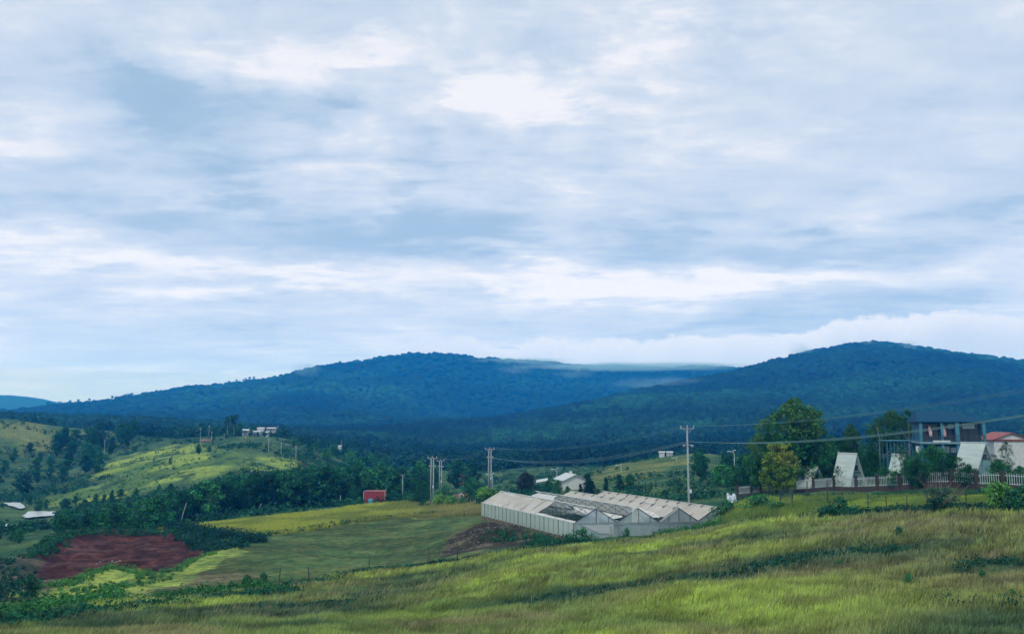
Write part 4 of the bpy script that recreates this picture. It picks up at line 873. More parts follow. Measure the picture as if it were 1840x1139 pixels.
    for k in range(4): film('front_wall', lambda a, b, k=k: pt((k + a) / 4, 0, -b * WH), FILM, am=.14, seed=k)
    for k in range(4): film('gable_sheet', lambda a, b, k=k: pt((k + a) / 4, 0, RH * (1 - abs(2 * a - 1)) * (1 - b)), FILM, ny=5, am=.08, seed=10 + k)
    # torn flaps and hanging sheets
    film('torn_flap', lambda a, b: pt(.02 + .205 * a + .0 * b, 0, -b * (.15 + 1.75 * a) * (1 - .15 * math.sin(a * 9))), FLAPW, off=.2, am=.1, seed=21)
    film('torn_flap', lambda a, b: pt(.125 + .014 * a * b, 0, RH * (1 - b) - .1 - .1 * a), FLAPW, nx=5, off=.18, am=.1, seed=22)
    film('torn_flap', lambda a, b: pt(.13 + .235 * a, .03, (RH * (1 - a) * .95 - .75 * math.sin(a * math.pi) * .8) * (1 - b) + b * ((RH * (1 - a) * .6) - 1.0 * math.sin(a * math.pi) * .9) + .05), FLAPW, off=.05, am=.15, seed=23)
    film('torn_flap', lambda a, b: pt(.335 + .04 * a * b + .03 * a, 0, RH * (1 - b) * (.98 - .1 * a)), FLAPW, nx=6, off=.2, am=.16, seed=24)
    film('torn_flap', lambda a, b: pt(.50 + .115 * a, -.005, RH * .95 * a * 1 + .10 - .22 * b), FLAPW, nx=8, ny=2, off=.15, am=.05, seed=25)
    m = MB()
    for k in range(5):
        p = pt(k / 4, 0) + Vector((.37, -.93, 0)) * .28; m.bar(p, p - Vector((0, 0, WH + .7)), .10)
    off_ = Vector((.37, -.93, 0)) * .2
    for k in range(4):
        fm = MB(); L, A, Rr, Mi = pt(k / 4, 0), pt((k + .5) / 4, 0, RH), pt((k + 1) / 4, 0), pt((k + .5) / 4, 0)
        fm.bar(L + off_, A + off_, .045); fm.bar(A + off_, Rr + off_, .07); fm.bar(Mi + off_, A + off_, .07); fm.bar(pt((k + .78) / 4, 0) + off_, pt((k + .78) / 4, 0, RH * .42) + off_, .05)
        if k > 1: fm.bar(pt((k + .24) / 4, 0) + off_, pt((k + .24) / 4, 0, RH * .46) + off_, .05)
        fm.build('gable_frame', DARKS, o)
    for k in (1, 2, 3): m.bar(pt(k / 4 - .05, 0, -.3) + Vector((.1, -.3, 0)), pt(k / 4 - .05 + .02, 0, -1.9) + Vector((.1, -.3, 0)), .05)
    m.bar(pt(0, 0, -.03) + Vector((.1, -.26, 0)), pt(1, 0, -.03) + Vector((.1, -.26, 0)), .07); m.bar(pt(0, 0, -WH + .03) + Vector((.1, -.26, 0)), pt(.75, 0, -WH + .03) + Vector((.1, -.26, 0)), .06); m.build('front_rail', STEEL, o)
    # earth coloured skirting
    m = MB(); q = Vector((-.93, -.37, 0)) * .02; m.slab([pt(0, 1, -WH + .1) + q, pt(0, 0, -WH + .1) + q, pt(0, 0, -WH - 1.1) + q, pt(0, 1, -WH - 1.1) + q], .05); q = Vector((.37, -.93, 0)) * .06
    m.slab([pt(0, 0, -WH + .05) + q, pt(1, 0, -WH + .05) + q, pt(1, 0, -WH - .9) + q, pt(0, 0, -WH - .9) + q], .05); m.build('skirting', mat('earthy_skirting', (.15, .13, .09), .95, .35, 2), o)
    # ridge brackets on the two right spans, racks inside
    for k in (2, 3):
        for b in range(NB + 1):
            m = MB(); v = min(max(b / NB, .01), .99); m.bar(pt((k + .40) / 4, v, RH * .84 + .12), pt((k + .55) / 4, v + .004, RH + .2), .12, .07); m.build('ridge_bracket', DARKS, o)
    for r_ in range(3):
        m = MB(); u = .06 + .065 * r_
        m.bar(pt(u, .05, -1.2), pt(u, .62, -1.2), 1.0, .05)
        for b in range(8): p = pt(u, .05 + .57 * b / 7, -1.2); m.bar(p, p - Vector((0, 0, 1.0)), .06)
        m.build('growing_rack', STEEL, o)
greenhouse()

# ------------------------------------------------------------------ utility poles and cables
def pole(px, D, ytop, label, twin=False, big=True, group=None, arms=True, sc=1.0):
    x, y, z = at(px, D); H = topz(ytop, px, D) - z; o = empty('utility_pole', (x, y, z)); tag(o, label, 'utility pole', group)
    for s in ((-.28, .28) if twin else (0,)):
        m = MB(); m.tube([(s, 0, -.6), (s, 0, H * .5), (s * .9, 0, H)], [.20 * sc, .16 * sc, .11 * sc], 10); m.build('shaft', CONC, o, smooth=True)
    if arms:
        ar = sc if big else sc * .62
        m = MB(); m.bar((-1.05 * ar, -.12, H - .15), (1.05 * ar, -.12, H - .15), .10 * sc if big else .06)
        m.bar((-.8 * ar, -.12, H - .15), (0, -.12, H - .85), .04); m.bar((.8 * ar, -.12, H - .15), (0, -.12, H - .85), .04); m.build('crossarm', STEEL, o)
        for s in (-.95, 0, .95):
            m = MB(); b0 = H - .1 if s else H; m.tube([(s * ar, -.12, b0), (s * ar, -.12, b0 + .12), (s * ar, -.12, b0 + .17), (s * ar, -.12, b0 + .30), (s * ar, -.12, b0 + .36)], [.05 * ar, .11 * ar, .06 * ar, .10 * ar, .03], 8); m.build('insulator', RUBBER, o)
        if big:
            m = MB(); z2 = H - H * .165; m.bar((-.75, -.14, z2), (.75, -.14, z2), .12); m.build('crossarm', STEEL, o)
            m = MB(); [m.box((s, -.2, z2 - .15), (.12, .12, .22)) for s in (-.6, .55, .75)]; m.build('clamp', RUBBER, o)
            m = MB(); m.box((.24, -.12, H * .40), (.28, .22, .55)); m.box((.24, -.24, H * .40), (.2, .03, .4)); m.build('meter_box', WHITEP, o)
    return o, (x, y, z, H)
o1, P1 = pole(1238, 128, 768, 'tallest concrete utility pole with two crossarms behind the greenhouse right end')
_, P2 = pole(880, 190, 806, 'twin-shaft concrete pole at the far left corner of the greenhouse', twin=True)
_, P3 = pole(776, 188, 822, 'twin-shaft concrete pole on the far field right of the bright tree', twin=True)
_, P4 = pole(791, 232, 827, 'twin-shaft concrete pole just behind the right of another twin pole', twin=True)
_, P5 = pole(723, 228, 853, 'thin single pole between the red shed and the twin poles', big=False, sc=.8)
for px, D, yt, lb in ((666, 300, 852, 'small pole above the red shed roof'), (610, 330, 842, 'small pole standing in trees above the left wood'), (568, 350, 824, 'small pole right of the red earth road'), (529, 330, 802, 'pole beside the crest of the bright hillside, rightmost of three'), (502, 336, 794, 'pole beside the crest of the bright hillside, middle of three'),
                      (479, 342, 789, 'pole beside the crest of the bright hillside, leftmost of three'), (437, 420, 783, 'faint pole on the slope below the white village houses'), (398, 425, 780, 'faint pole left of centre on the village slope'), (375, 405, 776, 'pole right of the small brown hut'), (355, 405, 770, 'pole left of the small brown hut'), (370, 440, 765, 'pole behind the small brown hut'), (182, 420, 790, 'lone pole in the dark valley at left'), (611, 480, 792, 'pole by the pale path far up the ridge'), (495, 452, 764, 'pole among the white village houses')):
    pole(px, D, yt, lb, big=False, sc=.8 if D < 400 else .55)
def stick(px, D, yt, dx, label, name='wooden_pole'):
    x, y, z = at(px, D); H = topz(yt, px, D) - z; o = MB().tube([(0, 0, -.5), (dx * .5, 0, H * .5), (dx, 0, H)], [.11, .09, .06], 7).build(name, CONC, None, True, (x, y, z)); tag(o, label, 'pole')
stick(463, 203, 904, .9, 'thin leaning pale pole before the wood left of centre'); stick(611, 203, 889, .1, 'thin dark upright pole before the wood left of the red shed'); stick(325, 195, 903, 1.2, 'leaning pale pole at the left end of the wood')
def cable(p, q, sag, r=.03, label='', group='cables'):
    p = Vector(p); q = Vector(q); n = 24; pts = [p.lerp(q, i / n) + Vector((0, 0, -4 * sag * (i / n) * (1 - i / n))) for i in range(n + 1)]
    tag(MB().tube(pts, r, 5).build('overhead_cable', WIREM), label, 'cable', group)
def pa(P_, dz, dx=0.0): return (P_[0] + dx, P_[1] - .15, P_[2] + P_[3] - dz)
NX = XY(2120, 82); NXg = g(*NX)
for i, (dx, dz, rr_) in enumerate(((-.2, 2.0, .022), (.4, 2.12, .034), (.75, 2.0, .018))):
    pos = ('back', 'middle', 'front')[i]
    cable(pa(P2, 2.0, dx), pa(P1, 2.05, dx), 1.7 + .25 * i, rr_, '%s strand of the lower sagging cable bundle over the greenhouse' % pos, 'lower cables over the greenhouse')
    cable(pa(P1, 2.05, dx), (NX[0] + dx, NX[1], CAMZ + topz(700, 2120, 82) * 0 + 2.6 + .1 * i), 1.5 + .12 * i, rr_, '%s strand of the lower cable bundle rising to the right edge' % pos, 'lower cables right of the tallest pole')
for i, dx in enumerate((-.95, 0, .95)):
    pos = ('left', 'middle', 'right')[i]
    cable(pa(P2, -.25, dx), pa(P1, -.25, dx), 1.6 + .04 * i, .010, '%s strand of the faint upper wires above the greenhouse' % pos, 'upper wires above the greenhouse')
    cable(pa(P1, -.25, dx), (NX[0] + dx, NX[1], CAMZ + 4.6), 1.3, .010, '%s strand of the faint upper wires right of the tallest pole' % pos, 'upper wires right of the tallest pole')
    cable(pa(P3, -.25, dx), pa(P2, -.25, dx), 1.5, .014, '%s strand of the faint upper wires left of the greenhouse' % pos, 'upper wires left of the greenhouse')
cable(pa(P5, .4), pa(P3, 2.0), 1.4, .03, 'thin cable from the single pole to the twin pole', None)
cable(pa(P4, 2), pa(P3, 2), .4, .03, 'short cable between the two twin poles', None)
def lamp(px, D, yt, label):
    x, y, z = at(px, D); H = topz(yt, px, D) - z; o = empty('street_lamp', (x, y, z)); tag(o, label, 'street lamp')
    m = MB(); m.tube([(0, 0, -.4), (0, 0, H * .7), (0, 0, H - .5), (-.25, 0, H - .1), (-.95, 0, H)], [.08, .07, .06, .06, .05], 7); m.build('pole', WHITEP, o, True)
    MB().box((-1.2, 0, H + .02), (.8, .32, .12)).build('lamp_head', WHITEP, o); MB().slab([(-.35, -.3, H + .15), (.35, -.3, H + .35), (.35, .3, H + .35), (-.35, .3, H + .15)], .05).build('solar_panel', WHITEP, o)
for a in ((1001, 215, 843, 'white solar street lamp left of the white gabled roof'), (1117, 240, 836, 'white solar street lamp above the tall conifer'), (1218, 262, 823, 'white solar street lamp at the top of the grassy slope'), (885, 208, 852, 'white street lamp close beside the far left twin pole'), (848, 290, 858, 'white street lamp beyond the dirt track'), (1322, 205, 811, 'small white lamp above the trees right of the tallest pole')): lamp(*a)

# ------------------------------------------------------------------ picket fence with brick posts
def picket_fence():
    pxs = [1326, 1351, 1377, 1403, 1429, 1463, 1500, 1540, 1578, 1619, 1664, 1712, 1757, 1805, 1856, 1910]
    pts = []
    for p in pxs:
        D = 1 / np.interp(p, [1326, 1600, 1856], [1 / 149, 1 / 118.5, 1 / 108.5]); x, y = XY(p, D); pts.append(Vector((x, y, g(x, y))))
    o = empty('picket_fence', pts[0]); tag(o, 'long white picket fence between brick posts on a low brick wall', 'fence'); b0 = pts[0]
    for p in pts: q = p - b0; MB().box((q.x, q.y, q.z + .8), (.32, .32, 2.5)).box((q.x, q.y, q.z + 2.08), (.42, .42, .08)).build('brick_post', BRICK, o)
    for i in range(len(pts) - 1):
        a, b = pts[i] - b0, pts[i + 1] - b0; d = (b - a); L = d.length; n = d.normalized(); a2 = a + n * .23; b2 = b - n * .23
        MB().bar(a2 + Vector((0, 0, .1)), b2 + Vector((0, 0, .1)), .22, .95).build('low_wall', BRICK, o)
        m = MB(); m.bar(a2 + Vector((0, 0, .72)), b2 + Vector((0, 0, .72)), .05, .07); m.bar(a2 + Vector((0, 0, 1.62)), b2 + Vector((0, 0, 1.62)), .05, .07); k = max(6, int(L / .30))
        for j in range(1, k):
            c = a2.lerp(b2, j / k); m.bar(c + Vector((0, 0, .6)), c + Vector((0, 0, 1.86)), .06, .03)
        m.build('picket_panel', mat('dull_white_paint', (.44, .52, .54), .7, .12) if i == 0 else bpy.data.materials['dull_white_paint'], o)
picket_fence()
def post_fence(pts, h, label, r=.05, lean=.05, wires=(.35, .7), m_=WOODP):
    q = [Vector((x, y, g(x, y))) for x, y in pts]; o = empty('wire_fence', q[0]); tag(o, label, 'fence'); rr = random.Random(len(pts))
    tops = []
    for p in q:
        hh = h * rr.uniform(.85, 1.15); l = Vector((rr.uniform(-lean, lean) * hh, rr.uniform(-lean, lean) * hh, hh)); b = p - q[0]
        MB().tube([b - Vector((0, 0, .4)), b + l * .5, b + l], [r * 1.15, r, r * .85], 6).build('post', m_, o); tops.append((b, l))
    m = MB()
    for f in wires:
        for i in range(len(q) - 1): a = tops[i][0] + tops[i][1] * f; b = tops[i + 1][0] + tops[i + 1][1] * f; m.tube([a, (a + b) / 2 - Vector((0, 0, .06)), b], .012, 4)
    m.build('wire', DARKS, o)
post_fence([hit(*p) for p in ((1560, 917), (1594, 918), (1630, 919), (1668, 916), (1737, 913), (1790, 915))], 1.5, 'wire fence on short wooden posts along the top of the right field')
post_fence([hit(*p, 60) for p in ((500, 1057), (556, 1050), (662, 1030), (771, 1015), (822, 1009), (928, 995))], 1.9, 'thin leaning wire fence posts along the lower edge of the mown field', r=.06, lean=.12)
post_fence([XY(1423, 106), XY(1487, 102), XY(1515, 101), XY(1450, 118), XY(1365, 121)], 2.3, 'tall dark posts of a wire fence on the green verge before the pickets', r=.07)
post_fence([XY(188, 158), XY(205, 157), XY(228, 157), XY(262, 158), XY(285, 160)], 1.6, 'pale stakes along the far edge of the red earth pad', r=.04)
def gate():
    x, y, z = at(1402, 108); o = empty('metal_gate', (x, y, z), .25); tag(o, 'dark metal frame gate standing in the tall grass', 'gate')
    for s in (0, 1.7): MB().bar((s, 0, -.3), (s, 0, 2.3), .09).build('post', DARKS, o)
    m = MB(); [m.bar((0, 0, h), (1.7, 0, h), .06) for h in (.6, 1.4, 2.2)]; [m.bar((s, 0, .6), (s, 0, 2.2), .03) for s in np.arange(.1, 1.7, .17)]; m.build('gate_panel', DARKS, o)
gate()
def net_fence():
    x, y, z = at(1248, 130); o = empty('net_fence', (x, y, z - .1), .12); tag(o, 'blue green net fence on metal posts right of the tallest pole', 'fence')
    for i in range(5): MB().bar((i * 1.25, 0, -.4), (i * 1.25, 0, 2.35 - i * .1), .07).build('post', STEEL, o)
    m = MB(); m.add([(0, .05, 0), (5, .05, 0), (5, .05, 1.95), (0, .05, 2.35)], [(0, 1, 2, 3)]); m.build('net', sheetmat('blue_net', (.07, .22, .27), .35, .3, .3), o); MB().bar((0, 0, 2.33), (5, 0, 1.93), .05).build('rail', STEEL, o)
net_fence()
def tarp():
    x, y, z = at(1306, 140); m = MB(); n = 10; vs = []
    for i in range(n + 1):
        for j in range(n + 1): vs.append((i * .15, -.5 * math.sin(j / n * 2.2) + .25 * vnoise(i * .9, j * .7, 3), 1.5 * (1 - j / n) + .25 * (vnoise(i * .7, j * .8, 7) - .5) + .2 * math.sin(i)))
    m.add(vs, [(i * (n + 1) + j, i * (n + 1) + j + 1, (i + 1) * (n + 1) + j + 1, (i + 1) * (n + 1) + j) for i in range(n) for j in range(n)]); o = m.build('tarp', sheetmat('pale_blue_tarp', (.62, .74, .86), 0, .2, .4, (1, 1, 2), 2.5), loc=(x, y, z))
    tag(o, 'crumpled pale blue sheet hanging at the left end of the picket fence', 'tarp')
tarp()

# ------------------------------------------------------------------ houses
GLASS = mat('window_glass', (.03, .05, .07), .15, .1, 1, spec=.7)
def house(px, D, w, d, h, rh, rz, wall, roof, label, kind='gable', windows=((-.25, .55), (.25, .55)), door=0.0, ov=.3, name='house', dz=0.0, ws=.9, chimney=False):
    x, y, z = at(px, D); o = empty(name, (x, y, z + dz), rz); tag(o, label, 'house')
    MB().box((0, 0, h / 2 - .6), (w, d, h + 1.2)).build('wall', wall, o)
    if kind == 'gable':      # ridge runs along local y, gable faces the viewer
        MB().add([(-w / 2, -d / 2 + .002, h), (w / 2, -d / 2 + .002, h), (0, -d / 2 + .002, h + rh), (-w / 2, d / 2 - .002, h), (w / 2, d / 2 - .002, h), (0, d / 2 - .002, h + rh)], [(0, 1, 2), (3, 5, 4), (0, 3, 4, 1), (0, 2, 5, 3), (1, 4, 5, 2)]).build('gable_wall', wall, o)
        e = ov / (w / 2) * rh; m = MB()
        m.slab([(-w / 2 - ov, -d / 2 - ov, h - e + .1), (0, -d / 2 - ov, h + rh + .1), (0, d / 2 + ov, h + rh + .1), (-w / 2 - ov, d / 2 + ov, h - e + .1)], .08); m.slab([(0, -d / 2 - ov, h + rh + .1), (w / 2 + ov, -d / 2 - ov, h - e + .1), (w / 2 + ov, d / 2 + ov, h - e + .1), (0, d / 2 + ov, h + rh + .1)], .08); rf = m.build('roof', roof, o)
    elif kind == 'ridge':     # ridge runs along local x, eave faces the viewer
        e = ov / (d / 2) * rh; m = MB()
        MB().add([(-w / 2 + .002, -d / 2, h), (-w / 2 + .002, d / 2, h), (-w / 2 + .002, 0, h + rh), (w / 2 - .002, -d / 2, h), (w / 2 - .002, d / 2, h), (w / 2 - .002, 0, h + rh)], [(0, 2, 1), (3, 4, 5), (0, 3, 5, 2), (1, 2, 5, 4), (0, 1, 4, 3)]).build('gable_wall', wall, o)
        m.slab([(-w / 2 - ov, -d / 2 - ov, h - e + .1), (w / 2 + ov, -d / 2 - ov, h - e + .1), (w / 2 + ov, 0, h + rh + .1), (-w / 2 - ov, 0, h + rh + .1)], .08); m.slab([(-w / 2 - ov, 0, h + rh + .1), (w / 2 + ov, 0, h + rh + .1), (w / 2 + ov, d / 2 + ov, h - e + .1), (-w / 2 - ov, d / 2 + ov, h - e + .1)], .08); rf = m.build('roof', roof, o)
    else: rf = MB().slab([(-w / 2 - ov, -d / 2 - ov, h + .12), (w / 2 + ov, -d / 2 - ov, h + .12), (w / 2 + ov, d / 2 + ov, h + rh + .12), (-w / 2 - ov, d / 2 + ov, h + rh + .12)], .12).build('roof', roof, o)
    if chimney: MB().box((0, 0, h + rh + .35), (.5, .8, .5)).build('roof_vent', WHITEP, rf)
    for fx, fz in windows:
        fr = MB().box((fx * w, -d / 2 - .03, h * fz), (ws + .14, .05, ws + .14)).build('window', WHITEP, o); MB().box((fx * w, -d / 2 - .07, h * fz), (ws, .03, ws)).build('pane', GLASS, fr)
    if door is not None: MB().box((door * w, -d / 2 - .04, 1.0), (.85, .06, 2.0)).build('door', mat('door_paint', (.10, .13, .14), .6, .2), o)
    return o
WW = mat('white_wall', (.58, .61, .62), .8, .12, 2); CREAM = mat('cream_wall', (.55, .50, .42), .85, .2, 2); TIN = mat('pale_tin_roof', (.52, .56, .58), .45, .15, 2, streak=(6, .3, 1)); TING = mat('grey_tin_roof', (.36, .36, .35), .5, .2, 2, streak=(6, .3, 1))
REDR = mat('red_tin_roof', (.28, .07, .06), .55, .2, 2, streak=(.4, 6, 1)); REDW = mat('red_corrugated_sheet', (.32, .055, .06), .6, .15, 5, streak=(8, 1, .3)); ORA = mat('orange_wall', (.48, .17, .09), .8, .2, 2); BRN = mat('brown_wall', (.16, .11, .07), .9, .3, 3); GRY = mat('grey_wall', (.32, .34, .36), .8, .15, 2)
house(1026, 206, 5.6, 7, 2.4, 1.25, R(14), WW, TIN, 'white gabled house with pale tin roof behind the greenhouse', windows=(), door=None, chimney=True, ov=.5)
def leanto():
    x, y, z = at(974, 203); o = empty('lean_to', (x, y, z)); tag(o, 'small open lean-to with white sloping roof on thin posts', 'shelter'); h = topz(865, 974, 203) - z
    MB().slab([(-1.4, -1.2, h - .1), (1.4, -1.2, h + .35), (1.4, 1.2, h + .75), (-1.4, 1.2, h + .3)], .07).build('roof', TIN, o)
    for sx in (-1.2, 1.2):
        for sy in (-1, 1): MB().bar((sx, sy, -.4), (sx, sy, h + sx * .16 + sy * .17), .1).build('post', DARKS, o)
leanto()
def shed():
    x, y, z = at(674, 206); o = empty('shed', (x, y, z), R(4)); tag(o, 'red corrugated metal shed at the edge of the wood', 'shed'); w, d, h = 4.9, 4.2, 2.95
    m = MB(); m.box((0, 0, h / 2), (w, d, h)); m.build('wall', REDW, o)
    m = MB(); [m.box((-w / 2 + .18 * i + .1, -d / 2 - .02, h / 2), (.07, .04, h - .1)) for i in range(int(w / .18))]; m.build('corrugation', REDW, o)
    MB().slab([(-w / 2 - .1, -d / 2 - .1, h + .12), (w / 2 + .1, -d / 2 - .1, h + .12), (w / 2 + .1, d / 2, h - .2), (-w / 2 - .1, d / 2, h - .2)], .08).build('roof', TING, o)
    for s in (-w / 2 - .04, w / 2 + .04): MB().box((s, -d / 2 - .05, h / 2), (.12, .12, h)).build('corner_trim', mat('faded_trim', (.62, .45, .44), .7, .1), o)
    x, y, z = at(666, 201); m = MB(); m.tube([(0, 0, 0), (0, 0, .1), (0, 0, 1.2), (0, 0, 1.35), (0, 0, 1.42)], [.5, .55, .55, .42, .2], 14); t = empty('water_tank', (x, y, z)); m.build('drum', mat('blue_plastic', (.05, .30, .40), .4, .1), t, True); MB().box((.85, .1, .5), (.5, .4, 1.0)).build('stand', WOODP, t); tag(t, 'blue water drum in front of the red shed', 'water tank')
shed()
house(826, 305, 4.6, 5, 2.6, 1.2, R(-12), ORA, mat('orange_roof', (.42, .15, .09), .7, .2), 'orange house among trees beyond the dirt track', windows=((.2, .5),), door=-.2)
house(820, 350, 4.5, 4, 2.4, .6, 0, WW, TIN, 'low white tin roof above the orange house', kind='ridge', windows=(), dz=1.6)
def vh(px, D, ytop, w, h, rh, wall, roof, label, kind='ridge', rz=0.0, **k):
    x, y, z = at(px, D); house(px, D, w, w * .7, h, rh, rz, wall, roof, label, kind, dz=topz(ytop, px, D) - z - h - rh, **k)
vh(464, 448, 768, 3.2, 3.6, .5, WW, WW, 'tall white village house, highest in the middle of the ridge', 'flat'); vh(455, 442, 774, 4.6, 2.2, .5, WW, TIN, 'low white village house with pale roof, left of the tall one')
vh(473, 443, 775, 3.6, 1.9, .4, WW, TIN, 'low white village house right of the tall one'); vh(484, 455, 768, 4.4, 1.3, .4, GRY, TIN, 'long grey village house with pale roof, rightmost on the ridge', windows=((-.3, .5), (0, .5), (.3, .5)), door=None)
vh(437, 450, 771, 3.0, 1.8, .6, GRY, TIN, 'small pale roofed village house, leftmost on the ridge'); vh(507, 400, 798, 5.4, 2.4, .8, WW, TING, 'grey roofed house with white walls below the village', 'gable', R(-15)); vh(490, 405, 803, 6.5, 1.9, .5, CREAM, TING, 'long low house with pale grey roof under the village')
vh(466, 405, 804, 3.6, 1.8, .4, GRY, TIN, 'tiny pale roofed hut left of the long low house', windows=()); vh(522, 392, 806, 4.6, 2.2, .9, GRY, TING, 'grey tin roofed hut beside the road at the crest', 'gable', R(20), windows=()); vh(366, 418, 789, 4.6, 1.8, .8, BRN, mat('rusty_roof', (.20, .13, .09), .8, .3), 'small brown hut among poles at the top of the bright hillside')
vh(605, 470, 800, 3.6, 1.8, .4, WW, TIN, 'small white hut at the end of the pale ridge path', windows=(), door=None); vh(1191, 300, 811, 1.7, .6, .25, WW, TIN, 'tiny white shed on the hillside crest, left of two', windows=(), door=None); vh(1205, 300, 811, 1.9, .55, .25, WW, TIN, 'tiny white shed on the hillside crest, right of two', windows=(), door=None)
# red roofed house at the right edge
house(1809, 152, 5.0, 8, 5.6, 1.0, R(-12), WW, REDR, 'white house with red roof and white gable at the right edge', windows=(), door=None, ov=.35, dz=topz(789, 1809, 152) - g(*XY(1809, 152)) - 5.6)
h_ = [o for o in bpy.data.objects if o.get('label', '').startswith('white house with red roof')][0]; MB().box((0, -4.12, 5.55), (6.0, .22, .22)).build('fascia', REDR, h_)

# A-frame cabins
AFR = mat('pale_cabin_roof', (.44, .53, .52), .7, .12, 1.5, streak=(.3, 3, 1)); AFG = mat('cabin_gable', (.22, .36, .38), .5, .12, 2)
def cabin(px, D, yt, L, W, label, rz=R(-30), hmin=None):
    x, y, z = at(px, D); H = topz(yt, px, D) - z; o = empty('cabin', (x, y, z), -float(ray(px, 800)[0]) - R(36)); tag(o, label, 'cabin'); W = W / 2
    m = MB(); m.slab([(-L / 2, -W, 0), (L / 2, -W, 0), (L / 2, 0, H), (-L / 2, 0, H)], .1); m.build('roof_panel', AFR, o)
    m = MB(); m.slab([(L / 2, W, 0), (-L / 2, W, 0), (-L / 2, 0, H), (L / 2, 0, H)], .1); m.build('roof_panel', AFR, o)
    MB().bar((-L / 2 - .05, 0, H + .02), (L / 2 + .05, 0, H + .02), .16, .1).build('ridge_cap', WHITEP, o)
    for s in (-1, 1):
        q = s * (L / 2 - .35); gw = MB().add([(q, -W * .93, 0), (q, W * .93, 0), (q, 0, H * .93), (q - s * .06, -W * .93, 0), (q - s * .06, W * .93, 0), (q - s * .06, 0, H * .93)], [(0, 1, 2), (3, 5, 4), (0, 3, 4, 1), (1, 4, 5, 2), (2, 5, 3, 0)]).build('gable_wall', AFG, o)
        if s > 0:
            MB().box((q + .04, 0, 1.05), (.05, .95, 2.0)).build('door', mat('cabin_door', (.16, .30, .32), .4, .1), gw); MB().box((q + .04, 0, H * .58), (.05, .8, .7)).build('window', GLASS, gw)
            MB().box((q + .05, 0, 2.2), (.06, W * 1.05 * (1 - 2.2 / H) * 1.7, .1)).build('beam', DARKS, gw)
cabin(1527, 134, 814, 3.25, 4.1, 'white A-frame cabin, the whole one left of the steel deck')
cabin(1458, 139, 838, 2.8, 4.8, 'pale A-frame cabin half hidden by the dark tree, leftmost of the cabins')
cabin(1756, 119, 795, 3.3, 4.5, 'largest white A-frame cabin in front of the blue house')
cabin(1619, 131, 816, 2.0, 3.6, 'small white A-frame cabin mostly hidden behind bushes')

